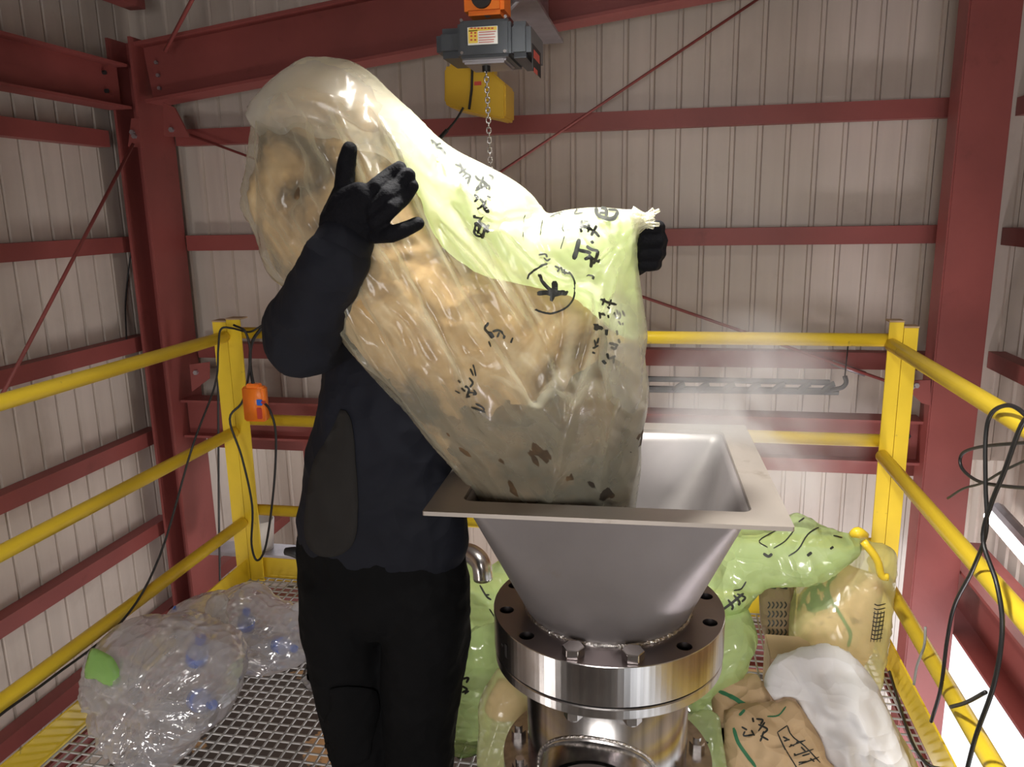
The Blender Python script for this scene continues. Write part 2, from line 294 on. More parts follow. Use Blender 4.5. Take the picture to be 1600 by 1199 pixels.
# inflated shape from an outline: real thickness in depth, folds as displacement
def resample(poly, step, closed=True):
    out = []; n = len(poly); sp = catmull([(x, y, 0) for x, y in ([poly[-1]] + poly + [poly[0]] if closed else poly)], 5)
    if closed: sp = sp[5:-5]
    acc = [sp[0]]; 
    for a, b in zip(sp, sp[1:]):
        L_ = (b - a).length
        if L_ < 1e-6: continue
        while (b - acc[-1]).length >= step:
            d = (b - acc[-1]); acc.append(acc[-1] + d.normalized() * step)
    out = [(p.x, p.y) for p in acc]
    if closed and (Vector(out[-1]) - Vector(out[0])).length < step * 0.6: out.pop()
    return out
def inflate(name, outline, depth, tf, tb, mat, parent=None, step=7.0, creases=(), folds=None, zmin=None, power=0.5):
    bd = resample(outline, step); n0 = len(bd)
    xs = [p[0] for p in bd]; ys = [p[1] for p in bd]; pts = [Vector(p) for p in bd]
    B = np.array(bd); rows = 0; y = min(ys)
    rnd = random.Random(3)
    while y < max(ys):
        x = min(xs) + (step / 2 if rows % 2 else 0)
        while x < max(xs):
            d = np.min((B[:, 0] - x) ** 2 + (B[:, 1] - y) ** 2)
            if d > (0.6 * step) ** 2: pts.append(Vector((x + rnd.uniform(-.1, .1) * step, y + rnd.uniform(-.1, .1) * step)))
            x += step
        y += step * 0.866; rows += 1
    V, E, Fc, ov, oe, of = delaunay_2d_cdt(pts, [(i, (i + 1) % n0) for i in range(n0)], [], 1, 1e-4)
    # drop points outside, find border
    used = sorted({i for f in Fc for i in f}); remap = {a: b for b, a in enumerate(used)}
    P = np.array([[V[i][0], V[i][1]] for i in used]); Fc = [[remap[i] for i in f] for f in Fc]
    from collections import Counter
    cnt = Counter()
    for f in Fc:
        for a, b in zip(f, f[1:] + f[:1]): cnt[(min(a, b), max(a, b))] += 1
    border = {i for e, c in cnt.items() if c == 1 for i in e}
    ed = np.array(list(cnt.keys())); n = len(P); Hh = np.zeros(n)
    inner = np.array([i not in border for i in range(n)])
    deg = np.bincount(ed.ravel(), minlength=n)
    ii = np.concatenate([ed[:, 0], ed[:, 1]]); jj = np.concatenate([ed[:, 1], ed[:, 0]])
    om = 1.0
    for it in range(1200):
        s = np.bincount(ii, weights=Hh[jj], minlength=n) / deg + 1.0
        Hh = np.where(inner, s, 0)
    Hn = (Hh / Hh.max()) ** power
    disp = np.zeros(n)
    for cr_ in creases:
        line, wd, am = cr_[:3]; L_ = np.array([(q.x, q.y) for q in catmull([(a, b, 0) for a, b in line], 5)])
        best = np.full(n, 1e9); tt = np.zeros(n); m_ = len(L_) - 1
        for k in range(m_):
            a, b = L_[k], L_[k + 1]; ab = b - a; t = np.clip(((P - a) @ ab) / (ab @ ab + 1e-9), 0, 1)
            d = np.hypot(*(P - (a + t[:, None] * ab)).T); better = d < best; best = np.where(better, d, best); tt = np.where(better, (k + t) / m_, tt)
        taper = np.minimum(1, np.minimum(tt, 1 - tt) * 5 + 0.1)
        disp += am * np.exp(-(best / wd) ** 2) * taper
    bm = bmesh.new(); fv = []; bv = []
    for i, (x, y) in enumerate(P):
        D_ = depth(x, y); p = on(x, y, 1, D_)
        if zmin is not None and p.z < zmin: p.z = zmin
        f_ = folds(x, y, 0) if folds else 0; g_ = folds(x, y, 1) if folds else 0
        m_ = min(1, Hn[i] * 1.8)
        if i in border: v = bm.verts.new(p); fv.append(v); bv.append(v)
        else:
            fv.append(bm.verts.new(p + Vector((0, -(tf * Hn[i] + (disp[i] + f_) * m_), 0))))
            bv.append(bm.verts.new(p + Vector((0, tb * Hn[i] + g_ * m_, 0))))
    for f in Fc:
        try: bm.faces.new([fv[i] for i in f])
        except ValueError: pass
        try: bm.faces.new([bv[i] for i in reversed(f)])
        except ValueError: pass
    return build(name, bm, mat, parent, True)
def nz(x, y, z=0.0): return noise.noise(Vector((x, y, z)))
def ridged(x, y, z=0.0): return 1 - 2 * abs(noise.noise(Vector((x, y, z))))
def fold_noise(scale, amp, ang=0.0, stretch=3.0, seed=0.0, centre=None):
    ca, sa = math.cos(ang), math.sin(ang)
    def f(x, y, back):
        if centre:
            dx, dy = x - centre[0], y - centre[1]; r = math.hypot(dx, dy) + 1e-3; a = math.atan2(dy, dx)
            u, v = a * 2.6 + nz(r / 70, seed) * 0.7, r / (scale * stretch)
            return amp * (1.3 * ridged(u * 1.9, v * 0.6, seed + back * 9) + 0.7 * ridged(u * 4.5, v, seed + 2)) * min(1, r / 40) + amp * 0.5 * ridged(x / scale, y / scale, seed + 4 + back)
        u, v = (x * ca + y * sa) / (scale * stretch), (-x * sa + y * ca) / scale
        w_ = nz(x / scale / 2.5, y / scale / 2.5, seed) * 0.8
        return amp * (ridged(u, v + w_, seed + back * 7) + 0.5 * ridged(u * 2.1, v * 2.3 + w_, seed + 3 + back * 7))
    return f
def crumple(scale, amp, ang=0.0, stretch=1.6, seed=0.0, base=None):
    """faceted crumple: sharp creases between flat facets"""
    ca, sa = math.cos(ang), math.sin(ang)
    def f(x, y, back):
        u, v = (x * ca + y * sa) / (scale * stretch), (-x * sa + y * ca) / scale
        wx, wy = nz(u * 0.7, v * 0.7, seed) * 0.9, nz(u * 0.7, v * 0.7, seed + 5) * 0.9
        h = noise.voronoi(Vector((u + wx, v + wy, seed + back * 3)))[0][0] - 0.45
        h2 = noise.voronoi(Vector((u * 2.3 + wx, v * 2.3 + wy, seed + 11 + back * 3)))[0][0] - 0.45
        return amp * (2.0 * h + 0.8 * h2) + (base(x, y, back) if base else 0)
    return f
def surf_bvh(o):
    return BVHTree.FromPolygons([v.co.copy() for v in o.data.vertices], [tuple(p.vertices) for p in o.data.polygons])
def strokes(name, bvh, lines, mat, parent, w_px=3.2, off=0.0026, hint=1.7, smooth=4):
    """printed strokes laid onto the surface; each line: list of px points (+ width)"""
    bm = bmesh.new()
    for ln in lines:
        wd = w_px
        if isinstance(ln[0], (int, float)): wd, ln = ln[0] * 1.55, ln[1]
        P = catmull([(a, b, 0) for a, b in ln], smooth) if len(ln) > 2 else [Vector((ln[0][0], ln[0][1], 0)).lerp(Vector((ln[1][0], ln[1][1], 0)), t / 6) for t in range(7)]
        prev = None
        for i, p in enumerate(P):
            d = (P[min(i + 1, len(P) - 1)] - P[max(i - 1, 0)]); d = d.normalized() if d.length > 0 else Vector((1, 0, 0)); nrm = Vector((-d.y, d.x, 0)) * wd / 2
            if i in (0, len(P) - 1): nrm *= 0.6
            vs = []
            for s in (1, 0, -1):
                q = p + nrm * s; a = O; b = np.array(on(q.x, q.y, 1, hint)) - O
                h = bvh.ray_cast(Vector(a.tolist()), Vector(b.tolist()).normalized())
                if h[0] is None: vs = None; break
                nn = h[1] if h[1].dot(Vector(b.tolist())) < 0 else -h[1]
                vs.append(h[0] + nn * off)
            if vs is None: prev = None; continue
            vs = [bm.verts.new(v) for v in vs]
            if prev:
                for k in (0, 1): bm.faces.new((prev[k], prev[k + 1], vs[k + 1], vs[k]))
            prev = vs
    return build(name, bm, mat, parent, False)

# ================================================================ SETTING
XW, YW, XR = -2.62, 3.86, 1.48           # left, back, right wall planes
def sheet(axis, v, a0, a1, z0, z1, inward, pitch=0.121, zf=None, groove=False):
    """corrugated sheet: narrow raised ribs, wide pans; zf(a) = sloping top"""
    bm = bmesh.new(); a = a0; prof = []
    while a < a1:
        if groove: prof += [(a, 0.012), (a + pitch * 0.84, 0.012), (a + pitch * 0.87, 0.0), (a + pitch * 0.96, 0.0), (a + pitch * 0.99, 0.012)]; a += pitch; continue
        prof += [(a, 0), (a + pitch * 0.78, 0), (a + pitch * 0.81, 0.012), (a + pitch * 0.93, 0.012), (a + pitch * 0.985, 0.0)]
        prof += [(a + pitch * 0.993, -0.006), (a + pitch * 0.999, -0.006)]
        a += pitch
    rows = []
    for side in (0, 1):
        vs0 = []; vs1 = []
        for q, h in prof:
            h2 = h - side * 0.004
            co = (lambda z: (v + inward * h2, q, z)) if axis == 0 else (lambda z: (q, v + inward * h2, z))
            vs0.append(bm.verts.new(co(z0))); vs1.append(bm.verts.new(co(zf(q) if zf else z1)))
        rows.append((vs0, vs1))
        for i in range(len(prof) - 1): bm.faces.new((vs0[i], vs0[i + 1], vs1[i + 1], vs1[i]))
    (a0_, a1_), (b0, b1) = rows
    for i in range(len(prof) - 1):
        bm.faces.new((a0_[i], a0_[i + 1], b0[i + 1], b0[i])); bm.faces.new((a1_[i], a1_[i + 1], b1[i + 1], b1[i]))
    return bm
roofz = lambda x: 2.72 + 0.118 * (x + 2.6)
struct('wall_left', sheet(0, XW - 0.09, -1.2, 5.0, -2.5, 2.95, 1, groove=True), M['wall'])
struct('wall_back', sheet(1, YW, XW - 0.1, XR + 0.15, 0.42, 0, -1, zf=lambda q: roofz(q) + 0.02), M['wall'])
struct('wall_back_lower', sheet(1, 5.0, XW - 0.1, XR + 0.15, -2.5, 0.46, -1), M['wall'])
struct('wall_right', sheet(0, XR + 0.1, 1.2, 5.0, -0.5, 3.3, -1), M['wall'])
bm = bmesh.new(); q = -2.8                                        # roof deck, slopes up to the right
while q < 5.2:
    for aa, hh, bb, gg in ((0, 0, 0.10, 0), (0.10, 0, 0.12, 0.03), (0.12, 0.03, 0.16, 0.03), (0.16, 0.03, 0.18, 0)):
        vs = [bm.verts.new((x, q + yy, roofz(x) + 0.09 - zz)) for x, yy, zz in ((XW - 0.12, aa, hh), (XR + 0.2, aa, hh), (XR + 0.2, bb, gg), (XW - 0.12, bb, gg))]
        bm.faces.new(vs)
    q += 0.18
struct('ceiling', bm, M['roof'])
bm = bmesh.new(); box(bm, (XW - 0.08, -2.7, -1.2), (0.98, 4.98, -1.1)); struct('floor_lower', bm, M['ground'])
struct('wall_front', sheet(1, -2.7, XW - 0.1, XR + 0.15, -2.5, 3.3, 1), M['wall'])
struct('wall_left_front', sheet(0, XW - 0.09, -2.7, -1.2, -2.5, 2.95, 1, groove=True), M['wall'])
struct('wall_right_front', sheet(0, XR + 0.1, -2.7, 1.2, -0.5, 3.3, -1), M['wall'])
# grating platform
X0, X1, Y0, Y1 = -1.80, 0.80, 0.9, 3.02
bm = bmesh.new(); pit = 0.0385; q = X0
while q < X1: box(bm, (q - 0.0026, Y0, -0.006), (q + 0.0026, Y1, 0.0)); q += pit
q = Y0
while q < Y1: box(bm, (X0, q - 0.0026, -0.0055), (X1, q + 0.0026, -0.0005)); q += pit
struct('floor', bm, M['grate'])
# carrying frame under the grating
bm = bmesh.new()
ibeam(bm, (X0, 2.97, -0.12), (X1, 2.97, -0.12), 0.15, 0.08)
for xx in (X0 - 0.045, X1 + 0.045): ibeam(bm, (xx, 0.9, -0.08), (xx, 2.95, -0.08), 0.08, 0.05)
t = build('platform_beam', bm, M['red']); tag(t, kind='structure'); t.name = 'trim_1'

def beam_thing(name, label, cat, fn, mat='red', group=None):
    bm = bmesh.new(); fn(bm); return tag(build(name, bm, M[mat]), label, cat, group)
# columns
def column(label, x, y, parts, left=True):
    root = empty('steel_column', (x, y, -2.5), label, 'column')
    bm = bmesh.new(); ibeam(bm, (x, y, -2.5), (x, y, 2.42), 0.13, 0.27, 0.013, 0.009, up=Vector((1, 0, 0))) if left else box(bm, (1.116, 3.50, -2.5), (1.305, 3.63, 3.1), 0.006); build('shaft', bm, M['red'], root)
    for pts, yy, bolts in parts:
        bm = bmesh.new(); f = [bm.verts.new(on(a, b, 1, yy)) for a, b in pts]; g = [bm.verts.new(v.co + Vector((0, 0.012, 0))) for v in f]
        bm.faces.new(f); bm.faces.new(g); k = len(f)
        for i in range(k): bm.faces.new((f[i], f[(i + 1) % k], g[(i + 1) % k], g[i]))
        gp = build('gusset_plate', bm, M['red'], root)
        for a, b in bolts:
            p = on(a, b, 1, yy); bm = bmesh.new(); cyl(bm, p + Vector((0, -0.014, 0)), p, 0.012, n=6); build('bolt', bm, M['galv'], gp)
    return root
column('red H-section steel column on the left, beside the left wall', -2.515, 3.635,
       [([(254, 160), (272, 168), (296, 214), (256, 213)], 3.50, [(269, 203)]),
        ([(296, 570), (326, 566), (326, 592), (300, 612)], 3.50, [(307, 582)]),
        ([(205, 185), (216, 185), (221, 231), (200, 229)], 3.49, [(208, 207), (211, 213)])])
column('broad red H-section steel column on the right, behind the handrail corner', 1.215, 3.60,
       [([(1405, 596), (1454, 594), (1454, 634), (1440, 630)], 3.50, [(1424, 604), (1431, 602)])], False)
# girts
zs = [1.97, 1.47, 0.97, 0.47, -0.03, -0.53]
ordn = ['second highest', 'third highest', 'fourth highest', 'fifth highest', 'sixth highest', 'lowest']
for i, z in enumerate(zs):
    y1 = 3.50 if z > 1.8 else (3.62 if z > -0.1 else 4.95)
    beam_thing('wall_girt', f'red steel girt along the left wall, {"top one of six, just under the deep beam" if i==0 else ["", "second one down", "third one down", "fourth one down", "fifth one down", "bottom one of six"][i]}', 'girt',
               lambda bm: channel(bm, (XW, -1.0, z), (XW, y1, z), 0.075, 0.07, flip=-1), group=None)
for i, (z, lab) in enumerate([(1.99, 'upper red girt across the back wall, level with the yellow box'), (1.465, 'red girt across the back wall at the height of the gloved fist'), (0.90, 'red girt across the back wall just under the yellow top rail'), (0.40, 'red girt across the back wall just beneath the deep beam')]):
    beam_thing('wall_girt', lab, 'girt', lambda bm: channel(bm, (-2.44, 3.76, z), (1.28, 3.76, z), 0.078, 0.07, flip=-1))
for i, (z, lab) in enumerate([(1.99, 'uppermost short red girt on the right wall'), (1.45, 'middle short red girt on the right wall'), (0.90, 'lowest slanting red girt on the right wall behind the handrail')]):
    beam_thing('wall_girt', lab, 'girt', lambda bm: channel(bm, (XR - 0.03, 1.3, z), (XR - 0.03, 3.85, z), 0.075, 0.07, flip=1))
# beams
def bolts_on(root, pts, yy, r=0.009, axis=1, mat='galv'):
    for a, b in pts:
        p = on(a, b, axis, yy); d = Vector((0, -0.012, 0)) if axis == 1 else Vector((0.012, 0, 0)); bm = bmesh.new(); cyl(bm, p + d, p, r, n=6); build('bolt', bm, M[mat], root)
rf = beam_thing('roof_beam', 'deep dark red sloping roof beam across the top of the back wall', 'beam',
    lambda bm: ibeam(bm, (-2.44, 3.6, 2.265), (1.3, 3.6, 2.265 + 0.118 * 3.74), 0.27, 0.15, 0.014, 0.009))
bolts_on(rf, [(245, 98), (248, 118), (250, 138)], 3.59)
rb = beam_thing('steel_beam', 'deep red I-beam along the top of the left wall', 'beam',
    lambda bm: ibeam(bm, (-2.54, -0.8, 2.20), (-2.54, 3.50, 2.20), 0.20, 0.12, 0.012, 0.008))
for zz in (0.05, -0.03):
    bm = bmesh.new(); cyl(bm, (-2.522, 3.40, 2.20 + zz), (-2.536, 3.40, 2.20 + zz), 0.010, n=6); build('bolt', bm, M['dark'], rb)
beam_thing('eave_purlin', 'red eave channel at the roof edge above the left wall beam', 'beam', lambda bm: channel(bm, (-2.42, -0.8, 2.62), (-2.42, 3.60, 2.62), 0.13, 0.08, flip=-1))
mb = beam_thing('steel_beam', 'deep red I-beam across the back wall behind the yellow middle rail', 'beam', lambda bm: ibeam(bm, (-2.44, 3.62, 0.575), (1.12, 3.62, 0.575), 0.20, 0.12, 0.012, 0.008))
bolts_on(mb, [(1420, 657), (1418, 681)], 3.614, 0.012, 1, 'dark')
beam_thing('steel_post', 'short red post under the deep back beam beside the worker', 'post', lambda bm: ibeam(bm, (-1.74, 3.66, -2.5), (-1.74, 3.66, 0.47), 0.12, 0.12, 0.01, 0.008, up=Vector((0, 1, 0))))
beam_thing('steel_beam', 'heavy red I-beam slanting along the lower right wall under the lamp', 'beam', lambda bm: ibeam(bm, (1.41, 0.6, -0.14), (1.41, 3.84, -0.14), 0.31, 0.20, 0.014, 0.009))
beam_thing('steel_post', 'short red post at the bottom right against the daylight', 'post', lambda bm: ibeam(bm, (1.18, 2.55, -2.5), (1.30, 2.55, -0.30), 0.09, 0.09, 0.01, 0.008, up=Vector((0, 1, 0))))
# brace rods
def rod(label, pts, r=0.0075):
    bm = bmesh.new(); tube(bm, pts, r, 8, 0); return tag(build('brace_rod', bm, M['red'], None, True), label, 'rod')
rod('long thin red brace rod slanting down along the left wall', [on(208, 225, 0, -2.42), on(-40, 700, 0, -2.42)])
rod('thin red brace rod rising to the right across the upper back wall', [on(670, 344, 1, 3.70), on(1215, -22, 1, 3.72)], 0.006)
rod('short red brace rod running down from the left column behind the bag', [on(280, 205, 1, 3.72), on(640, 337, 1, 3.72), on(700, 359, 1, 3.72)], 0.006)
r4 = rod('thin red brace rod descending behind the steam to the right column', [on(700, 359, 1, 3.72), on(1415, 606, 1, 3.66)], 0.007)
bm = bmesh.new(); tube(bm, [on(1300, 567, 1, 3.68), on(1352, 585, 1, 3.68)], 0.012, 8, 0); o = build('turnbuckle', bm, M['galv'], r4, True)
rod('short red rod fixed at the top left roof corner', [on(258, 80, 1, 3.45), on(300, 0, 1, 3.35), on(310, -20, 1, 3.3)], 0.009)

# ================================================================ YELLOW GUARD RAILS
XP0, XP1, YB = -1.815, 0.815, 3.03
def rail_tube(root, p0, p1, r=0.024):
    bm = bmesh.new(); cyl(bm, p0, p1, r, n=20); build('rail', bm, M['yellow'], root, True)
def angle_post(root, x, y, sx, sy, z1=1.165, a=0.062):
    bm = bmesh.new(); t_ = 0.007
    extrude(bm, [(0, 0), (-a * sx, 0), (-a * sx, t_ * sy), (-t_ * sx, t_ * sy), (-t_ * sx, a * sy), (0, a * sy)], (x, y, -0.12), (x, y, z1), up=Vector((0, 1, 0)))
    pst = build('post', bm, M['yellow'], root); bm = bmesh.new()
    xa, xb = sorted((x, x + a * sx)); ya, yb = sorted((y, y + a * sy)); box(bm, (xa - 0.002, ya - 0.002, z1), (xb + 0.002, yb + 0.002, z1 + 0.006)); build('cap', bm, M['card'], pst)
L_ = empty('guard_railing', (XP0, YB, 0), 'yellow guard railing along the left side of the platform', 'railing')
for z in (1.105, 0.69, 0.275): rail_tube(L_, (XP0 + 0.01, 0.3, z), (XP0 + 0.01, YB - 0.05, z))
angle_post(L_, -1.801, YB - 0.035, -1, 1)
bm = bmesh.new(); box(bm, (XP0 - 0.003, 0.5, -0.02), (XP0 + 0.004, YB, 0.09)); build('toe_board', bm, M['yellow'], L_)
B_ = empty('guard_railing', (0, YB, 0), 'yellow guard railing along the back of the platform', 'railing')
for z in (1.115, 0.735, 0.32): rail_tube(B_, (XP0 + 0.06, YB, z), (XP1 - 0.005, YB, z), 0.0245)
angle_post(B_, -1.799, YB - 0.035, 1, 1, 1.175); angle_post(B_, 0.844, YB - 0.035, -1, 1, 1.185, 0.048)
bm = bmesh.new(); box(bm, (XP0, YB - 0.003, -0.02), (XP1, YB + 0.004, 0.09)); build('toe_board', bm, M['yellow'], B_)
R_ = empty('guard_railing', (XP1, YB, 0), 'yellow guard railing along the right side of the platform', 'railing')
for z in (1.105, 0.69, 0.275): rail_tube(R_, (XP1 - 0.01, 0.3, z), (XP1 - 0.01, YB - 0.05, z))
angle_post(R_, 0.846, YB - 0.035, 1, 1, 1.165, 0.048)
bm = bmesh.new(); box(bm, (XP1 - 0.004, 0.5, -0.02), (XP1 + 0.003, YB, 0.09)); build('toe_board', bm, M['yellow'], R_)

# ================================================================ HOPPER ON ITS PIPE
HC = Vector((-0.122, 1.836, 0)); ang = math.radians(1.8); ca, sa = math.cos(ang), math.sin(ang)
def hx(x, y, z): return Vector((HC.x + x * ca - y * sa, HC.y + x * sa + y * ca, z))
hop = empty('feed_hopper', (HC.x, HC.y, 0), 'large stainless square-mouthed hopper bolted on a round flange, mid-picture', 'hopper')
def sq(h, r, n=8):
    pts = []
    for cx_, cy_, a0 in ((h - r, h - r, 0), (-h + r, h - r, 90), (-h + r, -h + r, 180), (h - r, -h + r, 270)):
        for i in range(n): a = math.radians(a0 + 90 * i / (n - 1)); pts.append((cx_ + r * math.cos(a), cy_ + r * math.sin(a)))
    return pts
zr = 1.0; zf_ = 0.625; OH = 0.3665; IH = 0.298
outer = sq(OH, 0.004); inner = sq(IH, 0.022); n_ = len(outer)
bm = bmesh.new(); R4 = [[bm.verts.new(hx(x, y, z)) for x, y in ring] for ring, z in ((outer, zr), (inner, zr), (inner, zr - 0.009), (outer, zr - 0.009))]
for k in range(4):
    a, b = R4[k], R4[(k + 1) % 4]
    for i in range(n_): bm.faces.new((a[i], a[(i + 1) % n_], b[(i + 1) % n_], b[i]))
build('rim_plate', bm, M['plate'], hop)
bm = bmesh.new(); K = 14; ringsO = []; ringsI = []
for k in range(K + 1):
    t = k / K; z = zr - 0.009 + (zf_ - zr + 0.012) * t
    ro, ri = [], []
    for i in range(n_):
        x, y = inner[i]; q = i // 8; f = (i % 8) / 7; a = math.radians(q * 90 + 45 * 0 + 90 * f)
        # even angular spread of the circle per corner
        aa = math.radians(q * 90 + 90 * f); cx_, cy_ = 0.205 * math.cos(aa), 0.205 * math.sin(aa)
        px_, py_ = x * (1 - t) + cx_ * t, y * (1 - t) + cy_ * t
        ro.append(bm.verts.new(hx(px_, py_, z))); ri.append(bm.verts.new(hx(px_ * 0.985, py_ * 0.985, z)))
    ringsO.append(ro); ringsI.append(ri)
for RR in (ringsO, ringsI):
    for a, b in zip(RR, RR[1:]):
        for i in range(n_): bm.faces.new((a[i], a[(i + 1) % n_], b[(i + 1) % n_], b[i]))
for i in range(n_):
    bm.faces.new((ringsO[0][i], ringsO[0][(i + 1) % n_], ringsI[0][(i + 1) % n_], ringsI[0][i])); bm.faces.new((ringsO[-1][i], ringsO[-1][(i + 1) % n_], ringsI[-1][(i + 1) % n_], ringsI[-1][i]))
build('tapered_body', bm, M['steel'], hop, True)
bm = bmesh.new(); n = 160; tor = []
for i in range(n):
    a = 2 * PI * i / n; rr = 0.0062 + 0.0018 * math.sin(i * 2.6) * (0.5 + 0.5 * nz(i * 0.3, 0)); ring = []
    for j in range(8):
        b = 2 * PI * j / 8; ring.append(bm.verts.new((HC.x + (0.206 + rr * math.cos(b)) * math.cos(a), HC.y + (0.206 + rr * math.cos(b)) * math.sin(a), zf_ + 0.003 + rr * math.sin(b))))
    tor.append(ring)
for i in range(n):
    for j in range(8): bm.faces.new((tor[i][j], tor[(i + 1) % n][j], tor[(i + 1) % n][(j + 1) % 8], tor[i][(j + 1) % 8]))
build('weld_bead', bm, M['weld'], hop, True)
# thick flange with twelve bolt holes (cut through the top face)
RF, NB, RB, RH = 0.287, 12, 0.256, 0.018
angs = [2 * PI * (k + 0.5) / NB + 0.03 for k in range(NB)]
front = [k for k in range(NB) if abs(((angs[k] - 1.5 * PI + PI) % (2 * PI)) - PI) < 0.35]
fixed = [k for k in range(NB)]; bolted = sorted(fixed, key=lambda k: abs(((angs[k] - 1.5 * PI + PI) % (2 * PI)) - PI))[:2]
bm = bmesh.new(); pts = []; es = []; 
def loop2(cx_, cy_, r, k):
    s = len(pts)
    for i in range(k): pts.append(Vector((cx_ + r * math.cos(2 * PI * i / k), cy_ + r * math.sin(2 * PI * i / k))))
    es.extend([(s + i, s + (i + 1) % k) for i in range(k)]); return s, k
lo_ = loop2(0, 0, RF, 128); li_ = loop2(0, 0, 0.196, 96); holes = []
for k, a in enumerate(angs):
    if k in bolted: continue
    holes.append((RB * math.cos(a), RB * math.sin(a))); loop2(*holes[-1], RH, 20)
V, E, Fc, *_ = delaunay_2d_cdt(pts, es, [], 0, 1e-6)
topv = [bm.verts.new((HC.x + v[0], HC.y + v[1], zf_)) for v in V]
for f in Fc:
    c = sum((Vector(V[i]) for i in f), Vector((0, 0))) / len(f)
    if c.length < 0.196 or any((c - Vector(h)).length < RH * 0.97 for h in holes): continue
    bm.faces.new([topv[i] for i in f])
for v in [v for v in bm.verts if not v.link_faces]: bm.verts.remove(v)
build('flange_face', bm, M['flange_top'], hop)
bm = bmesh.new(); TH = 0.098
lathe(bm, [(RF, 0), (RF + 0.001, -0.002), (RF + 0.001, -TH), (0.20, -TH)], (HC.x, HC.y, zf_), 128)
build('flange_rim', bm, M['flange'], hop, False)
bm = bmesh.new()
for hxx, hyy in holes: cyl(bm, (HC.x + hxx, HC.y + hyy, zf_), (HC.x + hxx, HC.y + hyy, zf_ - TH + 0.002), RH, n=20, cap=False)
build('bolt_holes', bm, M['flange_top'], hop, True)['kind'] = 'stuff'
for k in bolted:
    a = angs[k]; p = Vector((HC.x + RB * math.cos(a), HC.y + RB * math.sin(a), 0)); bm = bmesh.new()
    cyl(bm, p + Vector((0, 0, zf_)), p + Vector((0, 0, zf_ + 0.022)), 0.026, n=6); bmesh.ops.bevel(bm, geom=[e for e in bm.edges], offset=0.0015, segments=1, affect='EDGES')
    bo = build('hex_bolt', bm, M['chrome'], hop); bm = bmesh.new(); cyl(bm, p + Vector((0, 0, 0.462)), p + Vector((0, 0, 0.48)), 0.013, n=12); cyl(bm, p + Vector((0, 0, 0.470)), p + Vector((0, 0, 0.494)), 0.022, n=6); build('nut', bm, M['chrome'], bo)
bm = bmesh.new(); a_ = math.radians(218)
for da, hh, zz in ((0.0, 0.034, -0.05), (-0.075, 0.006, -0.045)):
    a = a_ + da; pc = Vector((HC.x + (RF + 0.0012) * math.cos(a), HC.y + (RF + 0.0012) * math.sin(a), zf_ + zz)); tt_ = Vector((-math.sin(a), math.cos(a), 0)); o_ = Vector((math.cos(a), math.sin(a), 0)) * 0.001
    vs = [bm.verts.new(pc + o_ + tt_ * sx * 0.006 + Vector((0, 0, sz * hh / 2))) for sx, sz in ((-1, -1), (1, -1), (1, 1), (-1, 1))]; bm.faces.new(vs)
build('stamped_mark', bm, M['dark'], hop)
zg = zf_ - TH
bm = bmesh.new(); lathe(bm, [(0.19, 0), (0.278, 0), (0.278, -0.007), (0.19, -0.007)], (HC.x, HC.y, zg), 96, True); build('flange_gap', bm, M['dark'], hop)  # dark ring in the gap between flanges; its shade is put into the colour
bm = bmesh.new(); lathe(bm, [(0.19, 0), (0.284, 0), (0.286, -0.003), (0.286, -0.024), (0.283, -0.027), (0.19, -0.027)], (HC.x, HC.y, zg - 0.007), 128, True); build('lower_flange', bm, M['flange'], hop)
bm = bmesh.new(); lathe(bm, [(0.207, 0.02), (0.207, -0.50), (0.195, -0.50), (0.195, 0.02)], (HC.x, HC.y, zg - 0.03), 96, True); build('pipe_body', bm, M['flange'], hop, True)
bm = bmesh.new(); lathe(bm, [(0.19, 0.0), (0.272, 0), (0.272, -0.035), (0.19, -0.035)], (HC.x, HC.y, 0.20), 96, True); build('base_flange', bm, M['flange'], hop)
for a in np.arange(11) * 2 * PI / 11 + 0.2:
    p = Vector((HC.x + 0.24 * math.cos(a), HC.y + 0.24 * math.sin(a), 0.2)); bm = bmesh.new(); cyl(bm, p + Vector((0, 0, 0.0)), p + Vector((0, 0, 0.02)), 0.02, n=6); cyl(bm, p, p + Vector((0, 0, 0.035)), 0.011, n=12); build('nut', bm, M['chrome'], hop)
bm = bmesh.new(); lathe(bm, [(0.10, 0), (0.16, 0), (0.16, -0.16), (0.10, -0.16)], (HC.x, HC.y, 0.165), 48, True); build('pedestal', bm, M['steel'], hop)
# side branch: short pipe stub welded on the front of the pipe body
px0 = Vector((HC.x - 0.010, HC.y - 0.12, 0.238)); px1 = Vector((HC.x - 0.010, HC.y - 0.250, 0.228))
bm = bmesh.new()
for r_ in (0.140, 0.130): cyl(bm, px0, px1, r_ + 0.008, r_, n=64, cap=False)
build('side_branch', bm, M['flange'], hop, True)
bm = bmesh.new(); pts3 = []
for i in range(96):
    a = 2 * PI * i / 96; x = 0.150 * math.cos(a); z = 0.150 * math.sin(a)
    yy = -math.sqrt(max(0.0001, 0.207 ** 2 - (x - 0.010) ** 2)) ; pts3.append(Vector((HC.x - 0.010 + x, HC.y + yy - 0.002, 0.238 + z)))
tube(bm, pts3 + [pts3[0]], 0.0045, 6, 0); build('weld_bead', bm, M['weld'], hop, True)
bm = bmesh.new(); dxy = (px1 - px0).normalized(); cyl(bm, px1 - dxy * 0.02, px1 - dxy * 0.012, 0.127, n=48); build('branch_cover', bm, M['flange_top'], hop)

